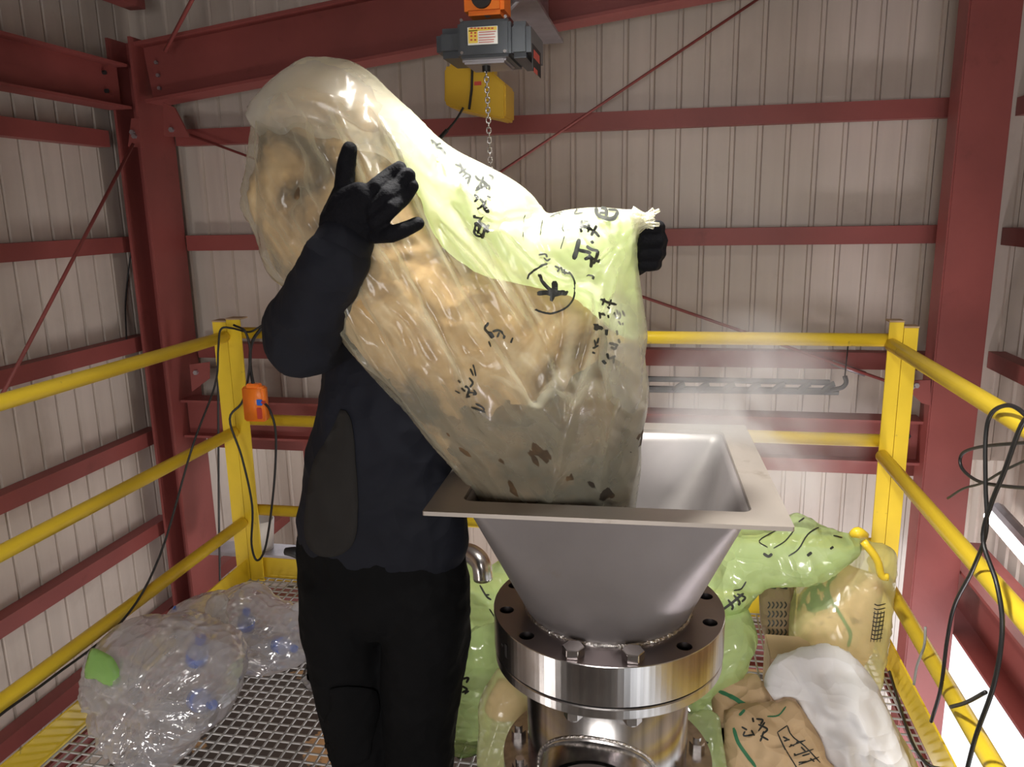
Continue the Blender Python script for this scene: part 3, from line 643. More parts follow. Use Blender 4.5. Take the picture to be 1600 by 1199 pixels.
# ================================================================ BIG BAG
def bag_depth(x, y):
    t = max(0, min(1, (y - 520) / 260)); s = max(0, min(1, (x - 820) / 200))
    return 1.50 + 0.22 * t * t * (3 - 2 * t) + 0.08 * s * (1 - t)
BO = [(402, 270), (401, 220), (408, 180), (428, 140), (452, 110), (480, 91), (515, 90), (548, 95), (580, 114), (612, 145), (650, 180), (682, 212), (715, 236), (755, 256), (800, 280), (832, 305), (855, 333),
      (885, 328), (930, 324), (975, 327), (1000, 330), (1003, 352), (996, 385), (999, 430), (1006, 480), (1012, 525), (1008, 560), (1014, 600), (1012, 640), (1002, 690), (1002, 730), (994, 790), (985, 835), (925, 850), (850, 845), (795, 815), (748, 772),
      (715, 735), (680, 693), (640, 640), (600, 598), (560, 552), (530, 510), (500, 478), (465, 455), (435, 440), (420, 405), (408, 350)]
bag = empty('garbage_bag', (-0.15, 1.76, 1.0), 'huge pale green garbage bag being tipped into the steel hopper', 'garbage bag')
cre = [([(520, 110), (600, 230), (680, 400), (760, 560), (800, 690)], 13, 0.016), ([(600, 150), (680, 280), (760, 430), (840, 560), (905, 660)], 11, 0.018),
       ([(640, 200), (720, 330), (800, 420), (880, 540)], 9, 0.014), ([(560, 400), (600, 500), (660, 600), (740, 720)], 11, 0.012), ([(590, 430), (650, 540), (700, 640), (770, 760)], 8, -0.010),
       ([(700, 240), (790, 330), (870, 410), (940, 450), (940, 500)], 10, 0.020), ([(720, 300), (800, 400), (860, 500), (890, 600)], 9, -0.014), ([(855, 333), (800, 345), (760, 335)], 10, -0.025),
       ([(990, 345), (930, 420), (900, 440)], 10, -0.014), ([(995, 360), (960, 470), (955, 600), (970, 740)], 12, 0.012), ([(960, 400), (930, 520), (890, 680), (860, 800)], 10, 0.012),
       ([(990, 560), (960, 640), (940, 760)], 9, 0.014), ([(1000, 340), (950, 345), (900, 360)], 7, 0.008), ([(1000, 350), (960, 380), (930, 400)], 6, 0.007),
       ([(460, 110), (450, 220), (470, 330)], 12, 0.010), ([(480, 200), (520, 260), (505, 340)], 12, -0.014), ([(470, 130), (540, 200), (560, 260)], 12, 0.012), ([(430, 170), (440, 300), (430, 400)], 12, -0.008),
       ([(500, 420), (560, 500), (620, 580)], 8, 0.008), ([(880, 420), (900, 480), (880, 560), (820, 640)], 14, 0.012)]
fbase = fold_noise(30, 0.0075, math.radians(57), 4.5, 1.0)
f1 = crumple(60, 0.006, math.radians(55), 2.6, 2.0, fbase)
shell = inflate('film', BO, bag_depth, 0.160, 0.15, M['bag'], bag, 4.2, [(a, b * 0.8, c * 1.35) for a, b, c in cre], f1, power=0.55)
# knotted end in the fist
bm = bmesh.new(); kp = on(1003, 345, 1, 1.56)
for i in range(11):
    a = 2 * PI * i / 11; d = Vector((0.022 + 0.012 * math.sin(i * 2.1), 0.02 * math.sin(a), 0.018 * math.cos(a) + 0.004))
    tube(bm, [kp + Vector((-0.02, 0.012 * math.sin(a), -0.004 + 0.022 * math.cos(a))), kp + Vector((0.006, 0.006 * math.sin(a), 0.01 * math.cos(a))), kp + d], 0.006, 6, 3, radii=[0.012, 0.006, 0.004])
build('tied_end', bm, M['bag'], bag, True)
def inset(poly, k, c=None):
    cx_ = sum(p[0] for p in poly) / len(poly) if c is None else c[0]; cy_ = sum(p[1] for p in poly) / len(poly) if c is None else c[1]
    return [(cx_ + (x - cx_) * k, cy_ + (y - cy_) * k) for x, y in poly]
W1 = [(412, 270), (414, 205), (438, 150), (478, 106), (540, 115), (590, 155), (630, 210), (652, 280), (690, 345), (745, 390), (805, 415), (865, 440), (920, 475), (950, 540), (910, 640), (850, 740), (800, 780), (750, 765), (712, 722), (640, 628), (580, 560), (535, 503), (480, 456), (436, 425), (419, 355)]
inflate('waste_heap', W1, bag_depth, 0.142, 0.11, M['waste'], bag, 6, (), crumple(38, 0.009, 0.8, 1.5, 5.0, fold_noise(60, 0.006, 0.8, 1.2, 5.0)))
W2 = [(585, 545), (615, 500), (660, 505), (700, 480), (745, 510), (790, 500), (850, 555), (905, 545), (960, 560), (1006, 600), (1008, 650), (998, 720), (985, 780), (975, 825), (880, 838), (800, 808), (760, 775), (705, 705), (640, 622)]
inflate('waste_heap', W2, bag_depth, 0.147, 0.12, M['waste_dark'], bag, 6, (), crumple(38, 0.008, 0.8, 1.5, 8.0, fold_noise(50, 0.006, 0.8, 1.2, 8.0)))
W7 = [(424, 170), (446, 130), (480, 97), (545, 101), (602, 145), (642, 200), (668, 270), (640, 290), (610, 250), (585, 285), (560, 230), (535, 260), (505, 215), (480, 260), (455, 215), (432, 230)]
inflate('fold_or_highlight_film', W7, bag_depth, 0.125, 0.06, M['bag_milky'], bag, 6, (), lambda x, y, b: 0.045 * min(1, max(0, (y - 110) / 60)) if not b else 0)  # extra milky layer, no real fold: bright highlight put into the colour
W5 = [(628, 190), (640, 175), (712, 246), (800, 290), (850, 345), (885, 336), (975, 335), (995, 350), (990, 400), (1000, 480), (1000, 530), (960, 520), (900, 470), (850, 455), (790, 460), (720, 430), (680, 370), (645, 270)]
inflate('fold_or_highlight_film', W5, bag_depth, 0.10, 0.08, M['bag_folded'], bag, 7, (), fold_noise(30, 0.008, 0.9, 3, 8.0))
W6 = [(965, 440), (1000, 480), (1006, 540), (1008, 600), (1000, 650), (970, 640), (940, 590), (935, 500)]
inflate('fold_or_highlight_film', W6, bag_depth, 0.150, 0.08, M['bag_milky'], bag, 7, (), fold_noise(30, 0.006, 1.4, 3, 9.0))
bv = surf_bvh(shell)
s1 = 1 / 3.748
def c1(*pts): return [(640 + x * s1, 180 + y * s1) for x, y in pts]
def c2(*pts): return [(640 + x * s1, 480 + y * s1) for x, y in pts]
ink = [ # big character in a ring
    (4.6, c1((765, 925), (775, 970), (815, 1015), (870, 1040), (915, 1050))), (5.5, c1((850, 965), (850, 1020), (830, 1090))), (5.0, c1((745, 1045), (800, 1040), (850, 1050), (905, 1035))), (3.2, c1((905, 1055), (918, 1030))),
    (2.2, [(640 + (822 + 148 * math.cos(a)) * s1, 180 + (1018 + 142 * math.sin(a)) * s1) for a in np.linspace(-2.75, -1.7, 9)]), (1.9, [(640 + (822 + 143 * math.cos(a)) * s1, 180 + (1018 + 142 * math.sin(a)) * s1) for a in np.linspace(-0.75, 2.2, 20)]),
    # upper column
    (3, c1((990, 655), (1040, 660), (1085, 690), (1108, 715))), (2.6, c1((1010, 620), (1000, 660), (1005, 685))), (2.6, c1((1050, 640), (1040, 690))), (3, c1((1090, 650), (1075, 680), (1060, 712))), (2.2, c1((1018, 625), (1048, 632))),
    (5, c1((990, 730), (975, 790), (958, 848))), (3.5, c1((975, 790), (1020, 800), (1060, 812))), (3.2, c1((1030, 770), (1060, 790), (1100, 800))), (3.2, c1((1045, 820), (1060, 850), (1055, 890))), (3, c1((1020, 845), (1060, 835), (1105, 860))), (2.8, c1((1100, 800), (1085, 840), (1070, 870))), (2.2, c1((1060, 740), (1072, 755))), (2.4, c1((1105, 840), (1100, 865))),
    (4, c1((1090, 548), (1100, 590), (1150, 612), (1195, 608), (1218, 575))), (3.2, c1((1085, 545), (1120, 550), (1150, 560), (1150, 600))), (2.5, c1((1160, 560), (1210, 565), (1218, 590))), (2.5, c1((1110, 580), (1150, 580))),
    (1.8, c1((990, 548), (965, 585), (1015, 578))), (1.2, c1((820, 605), (860, 585), (895, 575))), (1.2, c1((830, 592), (850, 600))), (1.2, c1((870, 580), (885, 592))),
    # fold marks
    (1.2, c1((670, 580), (667, 635))), (1.2, c1((662, 690), (658, 720))), (1.2, c1((775, 620), (760, 708))), (1.2, c1((902, 635), (892, 670), (902, 688))), (1.2, c1((905, 715), (882, 788))), (0.8, c1((915, 680), (940, 680))),
    # left column
    (2.4, c1((262, 295), (290, 305), (310, 320), (320, 345))), (2.4, c1((290, 285), (305, 330), (285, 350))), (2.4, c1((310, 340), (350, 360), (345, 385), (335, 412))), (2, c1((305, 370), (330, 350))), (2.2, c1((295, 330), (330, 322))), (2, c1((320, 380), (345, 370))),
    (2.6, c1((380, 360), (400, 385), (430, 395), (455, 420))), (2.6, c1((430, 365), (415, 405), (385, 440))), (2.4, c1((380, 450), (430, 425), (465, 420), (460, 445))), (2.2, c1((410, 400), (420, 440))), (2.2, c1((460, 355), (485, 370), (478, 390))), (1.8, c1((425, 395), (450, 440))),
    (2.4, c1((375, 470), (395, 490), (385, 505))), (2.4, c1((405, 495), (430, 520), (440, 545), (465, 568))), (2.2, c1((445, 505), (430, 530), (400, 545))), (2.0, c1((450, 480), (470, 490))),
    (3, c1((375, 580), (380, 600), (420, 610))), (3, c1((430, 590), (390, 650), (370, 695))), (3.4, c1((380, 640), (430, 650), (465, 690))), (3.2, c1((465, 650), (440, 680), (435, 715))), (3, c1((400, 620), (415, 660), (395, 700))), (3, c1((385, 670), (430, 705))), (2.4, c1((370, 690), (390, 712), (440, 715))),
    (2.6, c1((120, 150), (150, 175), (160, 195), (185, 205), (210, 240))), (2.2, c1((150, 180), (180, 172))), (2, c1((160, 240), (175, 268), (155, 262))), (2, c1((130, 160), (135, 175))),
    # right small column
    (2.6, c1((1110, 1080), (1160, 1100), (1205, 1110))), (2.2, c1((1135, 1075), (1120, 1115))), (2.2, c1((1105, 1150), (1110, 1190))), (2, c1((1105, 1160), (1135, 1160))), (2, c1((1150, 1120), (1165, 1135))), (2, c1((1175, 1080), (1160, 1120))), (1.8, c1((1205, 1140), (1215, 1175))), (1.8, c1((1220, 1150), (1228, 1180), (1215, 1195))), (1.8, c1((1240, 1150), (1255, 1180))), (2.2, c1((1030, 940), (1075, 950), (1070, 968))),
    (4.6, c2((1090, 95), (1085, 135))), (4, c2((1088, 112), (1130, 125))), (2.6, c2((1150, 130), (1148, 165))), (2, c2((1110, 38), (1140, 45))), (2, c2((1155, 45), (1160, 65))), (2.4, c2((1205, 135), (1210, 165))), (2.4, c2((1215, 185), (1225, 210))), (3, c2((1160, 210), (1215, 225))), (2.6, c2((1170, 235), (1195, 245), (1205, 225))), (2.6, c2((1150, 270), (1160, 300), (1200, 285))), (2.4, c2((1130, 310), (1145, 330))), (2, c2((1185, 330), (1190, 300))),
    (2.4, c2((1100, 180), (1092, 215))), (2.2, c2((1075, 190), (1085, 230))), (2.2, c2((1065, 240), (1100, 225))), (2.2, c2((1062, 262), (1080, 270))), (2, c2((1215, 80), (1230, 105))), (2, c2((1190, 30), (1205, 60))), (1.8, c2((1235, 20), (1250, 40))), (2.2, c2((1240, 90), (1245, 105))),
    (2.2, c1((845, 890), (870, 905), (860, 925))), (2.2, c1((880, 895), (890, 920))), (2.2, c1((900, 905), (905, 940))), (2, c1((885, 925), (935, 935))), (2, c1((750, 825), (790, 818), (800, 838))), (1.8, c1((780, 840), (800, 858), (820, 845))),
    # lower left of the bag
    (2.4, c2((455, 92), (448, 125), (470, 150), (490, 180))), (2.6, c2((480, 145), (520, 140), (550, 165), (545, 190))), (2, c2((520, 150), (510, 180))), (2, c2((470, 195), (480, 230))), (1.8, c2((600, 180), (590, 210))),
    (2, c2((290, 425), (305, 440))), (2.2, c2((325, 455), (345, 480), (340, 520))), (2.2, c2((345, 410), (365, 440), (350, 465))), (2, c2((370, 335), (385, 400))), (2, c2((350, 360), (370, 400))), (2, c2((370, 480), (385, 505), (365, 510))), (2, c2((335, 525), (355, 515))), (2.2, c2((365, 580), (440, 612))), (1.8, c2((385, 560), (430, 590), (425, 610))), (1.6, c2((265, 485), (300, 500))), (1.8, c2((345, 495), (380, 500))), (2, c2((310, 470), (330, 490)))]
strokes('printed_writing', bv, ink, M['ink'], bag, 2.4)

# ================================================================ WORKER
per = empty('person', (-0.70, 1.80, 0.0), 'worker in dark navy jacket and black trousers lifting the bag with both gloved hands', 'person')
shR = Vector((-0.70, 1.77, 1.41)); shL = Vector((-0.42, 1.86, 1.39)); elR = on(468, 520, 1, 1.42); wrR = on(538, 385, 1, 1.30)
elL = on(880, 480, 1, 1.84); wrL = on(988, 402, 1, 1.70); hip = Vector((-0.705, 1.81, 0.84))
head = Vector((-0.55, 1.86, 1.62))
def legs(bm, off, rs):
    for kx, ky, fx, fy in ((-0.10, 0.00, -0.10, 0.0), (0.10, 0.0, 0.07, 0.0)):
        ring_tube(bm, [(hip + Vector((kx * 0.9, 0, 0.02)), rs[0], rs[0]), (Vector((hip.x + kx, hip.y + ky - 0.01, 0.47)), rs[1], rs[1]), (Vector((hip.x + fx * 0.8, hip.y + fy, 0.30)), rs[2], rs[2] * 1.05), (Vector((hip.x + fx, hip.y + fy, 0.10)), rs[3], rs[3])])
bm = bmesh.new()       # continuous body under the clothes
ring_tube(bm, [(hip + Vector((0, 0, 0.0)), 0.15, 0.10), (Vector((-0.68, 1.81, 1.02)), 0.13, 0.09), (Vector((-0.62, 1.82, 1.22)), 0.14, 0.095), (Vector((-0.57, 1.83, 1.37)), 0.15, 0.085), (Vector((-0.56, 1.84, 1.43)), 0.07, 0.06)])
ring_tube(bm, [(Vector((-0.56, 1.84, 1.40)), 0.055, 0.055), (head + Vector((-0.01, 0, -0.12)), 0.05, 0.052)])
ring_tube(bm, [(head + Vector((0.01, -0.02, -0.06)), 0.055, 0.062), (head, 0.074, 0.088), (head + Vector((-0.005, 0.01, 0.05)), 0.070, 0.085)])
ring_tube(bm, [(head + Vector((0.035, -0.085, 0.02)), 0.010, 0.008), (head + Vector((0.045, -0.108, -0.012)), 0.014, 0.012)], 10)
for e in (-1, 1): ring_tube(bm, [(head + Vector((e * 0.074, 0.01, 0.012)), 0.010, 0.018), (head + Vector((e * 0.078, 0.012, -0.018)), 0.008, 0.014)], 10)
for S, E_, W in ((shR, elR, wrR), (shL, elL, wrL)): ring_tube(bm, [(S, 0.05, 0.05), (S.lerp(E_, 0.5), 0.044, 0.044), (E_, 0.034, 0.034), (E_.lerp(W, 0.5), 0.028, 0.028), (W, 0.018, 0.018)])
legs(bm, 0, (0.085, 0.062, 0.055, 0.04))
body = fuse('body', bm, M['skin'], per, 0.009, 5)
for e in (-1, 1):
    bm = bmesh.new(); c = head + Vector((0.024 + e * 0.030, -0.083 + (0.006 if e > 0 else -0.0), 0.012)); bmesh.ops.create_uvsphere(bm, u_segments=16, v_segments=10, radius=0.010, matrix=Matrix.Translation(c)); build('eye', bm, M['eye'], body, True)
bm = bmesh.new(); ring_tube(bm, [(head + Vector((0.032, -0.090, -0.045)), 0.020, 0.004), (head + Vector((0.034, -0.091, -0.048)), 0.020, 0.004)], 12); build('mouth', bm, M['red_print'], body, True)
bm = bmesh.new(); ring_tube(bm, [(head + Vector((-0.015, 0.045, -0.04)), 0.065, 0.05), (head + Vector((-0.01, 0.03, 0.03)), 0.082, 0.082), (head + Vector((-0.008, 0.0, 0.075)), 0.072, 0.082)]); fuse('hair', bm, M['hair'], per, 0.008, 4)
def wrinkle(a, s, seed): return lambda co: a * (0.25 + 0.75 * min(1, max(0, (co.z - 0.72) / 0.2)) if seed == 2.0 else 1) * (ridged(co.x * s, co.y * s, co.z * s * 0.6 + seed) + 0.5 * ridged(co.x * s * 2.2, co.y * s * 2.2, co.z * s * 2.2 + seed)) - a * 0.3
bm = bmesh.new()
ring_tube(bm, [(Vector((-0.700, 1.81, 0.765)), 0.226, 0.145), (Vector((-0.700, 1.81, 0.83)), 0.224, 0.145), (Vector((-0.695, 1.81, 0.92)), 0.205, 0.142), (Vector((-0.685, 1.81, 1.02)), 0.185, 0.135), (Vector((-0.655, 1.82, 1.14)), 0.185, 0.135), (Vector((-0.61, 1.83, 1.26)), 0.195, 0.13), (Vector((-0.575, 1.84, 1.35)), 0.17, 0.11), (Vector((-0.56, 1.85, 1.41)), 0.08, 0.075)], 32)
ring_tube(bm, [(shR, 0.09, 0.09), (shR.lerp(elR, 0.35), 0.088, 0.09), (shR.lerp(elR, 0.7), 0.092, 0.094), (elR + Vector((0.0, 0.0, -0.006)), 0.072, 0.078), (elR.lerp(wrR, 0.3), 0.068, 0.070), (elR.lerp(wrR, 0.6), 0.058, 0.056), (elR.lerp(wrR, 0.86), 0.050, 0.048)], 28)
ring_tube(bm, [(shL, 0.085, 0.085), (shL.lerp(elL, 0.5), 0.065, 0.065), (elL, 0.055, 0.055), (elL.lerp(wrL, 0.5), 0.044, 0.044), (elL.lerp(wrL, 0.85), 0.038, 0.038)], 24)
jk = fuse('jacket', bm, M['jacket'], per, 0.0085, 6, wrinkle(0.010, 7, 2.0))
# charcoal side panel sewn onto the jacket front left, following the cloth
def cloth_patch(name, poly, src, mat, parent, off=0.004, step=9, hint=1.7):
    bvh = surf_bvh(src); bd = resample(poly, step); n0 = len(bd); pts = [Vector(p) for p in bd]; B = np.array(bd)
    for y in np.arange(min(p[1] for p in bd), max(p[1] for p in bd), step):
        for x in np.arange(min(p[0] for p in bd), max(p[0] for p in bd), step):
            if np.min((B[:, 0] - x) ** 2 + (B[:, 1] - y) ** 2) > (0.6 * step) ** 2: pts.append(Vector((x, y)))
    V, E, Fc, *_ = delaunay_2d_cdt(pts, [(i, (i + 1) % n0) for i in range(n0)], [], 1, 1e-4)
    bm = bmesh.new(); vs = []
    for v in V:
        d = on(v[0], v[1], 1, hint) - Vector(O.tolist()); h = bvh.ray_cast(Vector(O.tolist()), d.normalized())
        vs.append(bm.verts.new(h[0] + (h[1] if h[1].dot(d) < 0 else -h[1]) * off) if h[0] is not None else None)
    for f in Fc:
        if all(vs[i] is not None for i in f):
            if max((vs[a].co - vs[b].co).length for a in f for b in f) < 0.06: bm.faces.new([vs[i] for i in f])
    for v in [v for v in bm.verts if not v.link_faces]: bm.verts.remove(v)
    r = bmesh.ops.extrude_face_region(bm, geom=list(bm.faces)); 
    for g in r['geom']:
        if isinstance(g, bmesh.types.BMVert): g.co = g.co + Vector((0, 0.003, 0))
    return build(name, bm, mat, parent, True)
tag(cloth_patch('side_panel', [(533, 640), (550, 655), (556, 720), (560, 800), (552, 852), (520, 870), (490, 862), (477, 830), (482, 770), (492, 720), (510, 690)], jk, M['vest'], per), 'charcoal panel of the jacket')
bm = bmesh.new()
ring_tube(bm, [(hip + Vector((0, 0, 0.0)), 0.205, 0.135), (hip + Vector((-0.005, 0, -0.10)), 0.222, 0.142), (hip + Vector((0, 0, -0.20)), 0.225, 0.14)], 32)
for kx, fx in ((-0.115, -0.095), (0.112, 0.075)):
    ring_tube(bm, [(Vector((hip.x + kx * 0.9, hip.y, 0.66)), 0.122, 0.130), (Vector((hip.x + kx, hip.y - 0.01, 0.50)), 0.112, 0.120), (Vector((hip.x + (kx + fx) / 2, hip.y - 0.01, 0.36)), 0.102, 0.108), (Vector((hip.x + fx, hip.y, 0.22)), 0.094, 0.098), (Vector((hip.x + fx, hip.y, 0.12)), 0.088, 0.092)], 26)
tr = fuse('trousers', bm, M['trouser'], per, 0.0085, 6, wrinkle(0.0065, 9, 5.0))
tag(cloth_patch('cargo_pocket', [(516, 1074), (590, 1082), (580, 1150), (570, 1190), (520, 1192), (508, 1120)], tr, M['trouser'], per, 0.008), 'black thigh pocket')
bm = bmesh.new(); p = on(455, 866, 1, 1.98); tube(bm, [on(482, 874, 1, 1.78), on(464, 864, 1, 1.77), on(446, 862, 1, 1.77)], 0.012, 8, 4, radii=[0.02, 0.016, 0.01]); build('belt_pouch', bm, M['black'], per, True)
for fx in (-0.095, 0.075):
    bm = bmesh.new(); c = Vector((hip.x + fx, hip.y, 0.045)); ring_tube(bm, [(c + Vector((0, 0.05, 0.01)), 0.042, 0.044), (c + Vector((0.01, -0.05, 0.0)), 0.046, 0.042), (c + Vector((0.02, -0.15, -0.01)), 0.046, 0.030)]); fuse('shoe', bm, M['black'], per, 0.008, 4)
# gloves
def G(x, y, dy=0.0):       # the hand lies on the bag: just in front of the film
    d = on(x, y, 1, 1.3) - Vector(O.tolist()); ys = []
    for ox, oy in ((0, 0), (14, 0), (-14, 0), (0, 14), (0, -14)):
        h = bv.ray_cast(Vector(O.tolist()), (on(x + ox, y + oy, 1, 1.3) - Vector(O.tolist())).normalized())
        if h[0] is not None: ys.append(h[0].y)
    return on(x, y, 1, min(ys) - 0.013 + dy if ys else 1.35)
bm = bmesh.new()
ring_tube(bm, [(G(530, 388, 0.01), 0.040, 0.034), (G(540, 360, 0.0), 0.050, 0.030), (G(558, 335, -0.004), 0.053, 0.026), (G(580, 318, -0.002), 0.044, 0.020)], 24)
ring_tube(bm, [(G(522, 345, 0.0), 0.026, 0.022), (G(540, 305, 0.0), 0.024, 0.019)])
def finger(pts, rs): ring_tube(bm, [(G(*p), r, r) for p, r in zip(pts, rs)], 14)
finger([(542, 325, 0.0), (538, 292, -0.002), (541, 258, 0.0), (546, 234, 0.006)], [0.0205, 0.0175, 0.0165, 0.0140])   # thumb
finger([(572, 312, -0.002), (590, 292, -0.006), (608, 277, -0.002), (624, 264, 0.006)], [0.0180, 0.0165, 0.0155, 0.0135])       # index
finger([(584, 326, -0.006), (606, 306, -0.014), (624, 291, -0.010), (638, 274, 0.000)], [0.0170, 0.0155, 0.0150, 0.0130])    # middle
finger([(590, 344, -0.004), (612, 324, -0.012), (630, 309, -0.006), (643, 291, 0.002)], [0.0170, 0.0150, 0.0142, 0.0125])       # ring
finger([(582, 366, 0.0), (612, 366, -0.004), (632, 359, -0.002), (653, 349, 0.002)], [0.0165, 0.0145, 0.0132, 0.0115])       # little
gl = fuse('glove', bm, M['glove'], per, 0.0030, 3, lambda co: 0.0006 * ridged(co.x * 60, co.y * 60, co.z * 60))
bm = bmesh.new(); ring_tube(bm, [(wrR.lerp(elR, 0.35), 0.060, 0.058), (wrR.lerp(elR, 0.15), 0.056, 0.052), (G(540, 376, 0.0), 0.050, 0.042)], 28)
fuse('sleeve_cuff', bm, M['jacket'], per, 0.005, 4, wrinkle(0.002, 20, 1.0))
bm = bmesh.new(); g1 = 1.60
def G2(x, y, dy=0.0): return on(x, y, 1, g1 + dy)
ring_tube(bm, [(G2(990, 410, 0.09), 0.030, 0.032), (G2(1008, 395, 0.05), 0.034, 0.036), (G2(1018, 378, 0.02), 0.032, 0.038)], 18)
for i, (y, xo, rr) in enumerate(((356, 1024, 0.0150), (376, 1028, 0.0152), (396, 1026, 0.0145), (413, 1020, 0.0132))):
    ring_tube(bm, [(G2(1012, y + 2, 0.04), rr, rr), (G2(xo + 5, y, 0.015), rr, rr), (G2(xo, y + 1, -0.018), rr * 0.95, rr * 0.95), (G2(1003, y + 3, -0.026), rr * 0.85, rr * 0.85)], 14)
ring_tube(bm, [(G2(1012, 392, 0.02), 0.016, 0.016), (G2(1003, 370, -0.012), 0.0145, 0.0145), (G2(1004, 355, -0.022), 0.0125, 0.0125)], 14)
fuse('glove', bm, M['glove'], per, 0.0032, 3)

# ================================================================ HOIST
hs = empty('electric_hoist', (-0.52, 2.4, 2.1), 'dark grey electric chain hoist hanging under the roof, with an orange hook block', 'hoist')
def pxbox(bm, x0, y0, x1, y1, Y_, d, bev=0.0, tilt=0):
    a = on(x0, y1, 1, Y_); b = on(x1, y0, 1, Y_); box(bm, (a.x, Y_, min(a.z, on(x1, y1, 1, Y_).z)), (b.x, Y_ + d, b.z), bev)
bm = bmesh.new(); pxbox(bm, 680, 36, 800, 84, 2.30, 0.20, 0.018); hb = build('housing', bm, M['hoist_grey'], hs)
bm = bmesh.new(); pxbox(bm, 715, 27, 797, 87, 2.283, 0.23, 0.008); build('middle_cover', bm, M['hoist_grey'], hs)
bm = bmesh.new(); pxbox(bm, 794, 30, 828, 88, 2.288, 0.25, 0.014); build('end_cover', bm, M['hoist_grey'], hs)
bm = bmesh.new(); pxbox(bm, 722, 78, 790, 97, 2.315, 0.15, 0.006); build('chain_guide', bm, M['galv'], hs)
for x, y in ((721, 32), (790, 26), (722, 83), (789, 80)):
    p = on(x, y, 1, 2.283); bm = bmesh.new(); cyl(bm, p + Vector((0, -0.004, 0)), p + Vector((0, 0.002, 0)), 0.0045, n=12); build('screw', bm, M['chrome'], hs)
bm = bmesh.new(); pxbox(bm, 731, 40, 777, 68, 2.279, 0.004); st = build('label', bm, M['white'], hs); st['label'] = 'white and yellow warning sticker'
bm = bmesh.new(); pxbox(bm, 732, 41, 776, 46.5, 2.2775, 0.002); pxbox(bm, 732, 47, 746, 67, 2.2775, 0.002); build('print_band', bm, M['stick_y'], st)
bm = bmesh.new()
for yy in (48.5, 52.5, 57, 61, 64.5): pxbox(bm, 748, yy, 748 + 22 + (yy * 7 % 5), yy + 0.9, 2.2775, 0.002)
for yy in (50, 55, 61): pxbox(bm, 735, yy, 738, yy + 2.5, 2.2768, 0.002); pxbox(bm, 741, yy, 744, yy + 2.5, 2.2768, 0.002)
for i in range(7): pxbox(bm, 735 + i * 5.4, 43, 738.5 + i * 5.4, 45, 2.2768, 0.002)
build('small_print', bm, M['red_print'], st)
xr = on(828, 60, 1, 2.288).x
bm = bmesh.new(); box(bm, (xr, 2.32, 1.985), (xr + 0.002, 2.47, 2.055)); lb = build('label', bm, M['dark'], hs); lb['label'] = 'dark side sticker'
bm = bmesh.new(); box(bm, (xr + 0.001, 2.34, 2.02), (xr + 0.003, 2.44, 2.042)); box(bm, (xr + 0.001, 2.34, 1.983), (xr + 0.003, 2.40, 1.995)); build('print_band', bm, M['red_print'], lb)
bm = bmesh.new(); pxbox(bm, 724, -26, 786, 20, 2.33, 0.12, 0.012); ob = build('hook_block', bm, M['orange'], hs); ob['label'] = 'orange hook block'
bm = bmesh.new(); p0 = on(752, -4, 1, 2.322); cyl(bm, p0 + Vector((0, -0.004, 0)), p0 + Vector((0, 0.02, 0)), 0.028, n=24); build('hook_eye', bm, M['dark'], ob)
bm = bmesh.new(); cyl(bm, on(758, 26, 1, 2.36), on(758, 14, 1, 2.36), 0.016, n=16); build('swivel', bm, M['galv'], hs)
# chain: real links
chain = empty('hoist_chain', on(763, 100, 1, 2.36), 'steel link chain hanging from the grey hoist', 'chain')
top_, bot_ = on(759, 96, 1, 2.36), on(768, 300, 1, 2.36); NL = 26
for i in range(NL):
    c = top_.lerp(bot_, (i + 0.5) / NL); bm = bmesh.new(); hl = (top_ - bot_).length / NL * 0.62; wl = 0.0062; loop = []
    for k in range(16):
        a = 2 * PI * k / 16; u = math.cos(a) * wl; v = math.sin(a) * wl + (hl - wl) * (1 if math.sin(a) > 0 else -1)
        ax_ = Vector((1, 0.3, 0)).normalized() if i % 2 else Vector((-0.3, 1, 0)).normalized(); loop.append(c + ax_ * u + Vector((0, 0, v)))
    tube(bm, loop + [loop[0], loop[1]], 0.0022, 6, 0); build('chain_link', bm, M['chrome'], chain, True)
bm = bmesh.new(); cyl(bm, on(759, 90, 1, 2.36), on(760, 112, 1, 2.36), 0.012, n=16); build('chain_stop', bm, M['black'], chain)
# yellow box behind
yb = empty('yellow_chain_bucket', (-0.62, 2.85, 2.0), 'yellow plastic box hanging behind the grey hoist', 'box')
bm = bmesh.new(); YB_ = 2.75
for z_ in (0,):
    prof = [(694, 107), (700, 101), (716, 103), (768, 112), (790, 131), (790, 183), (783, 186), (700, 167), (694, 160)]
    f = [bm.verts.new(on(a, b, 1, YB_)) for a, b in prof]; g = [bm.verts.new(v.co + Vector((0, 0.16, 0))) for v in f]; k = len(f)
    bm.faces.new(f); bm.faces.new(g)
    for i in range(k): bm.faces.new((f[i], f[(i + 1) % k], g[(i + 1) % k], g[i]))
bmesh.ops.recalc_face_normals(bm, faces=bm.faces)
bmesh.ops.bevel(bm, geom=list(bm.edges), offset=0.006, segments=2, affect='EDGES'); build('shell', bm, M['hoist_yellow'], yb)
bm = bmesh.new(); pxbox(bm, 704, 92, 722, 106, YB_ + 0.03, 0.05); build('bracket', bm, M['hoist_yellow'], yb); bm = bmesh.new(); pxbox(bm, 768, 106, 772, 116, YB_ + 0.05, 0.05); build('bracket', bm, M['hoist_yellow'], yb)
bm = bmesh.new()
tube(bm, [on(738, 106, 1, YB_ - 0.002), on(737, 140, 1, YB_ - 0.002), on(733, 171, 1, YB_ - 0.002)], 0.0045, 6, 0); build('slot', bm, M['dark'], yb)
bm = bmesh.new(); pxbox(bm, 741, 127, 752, 133, YB_ - 0.002, 0.004); build('warning_mark', bm, M['red_print'], yb)
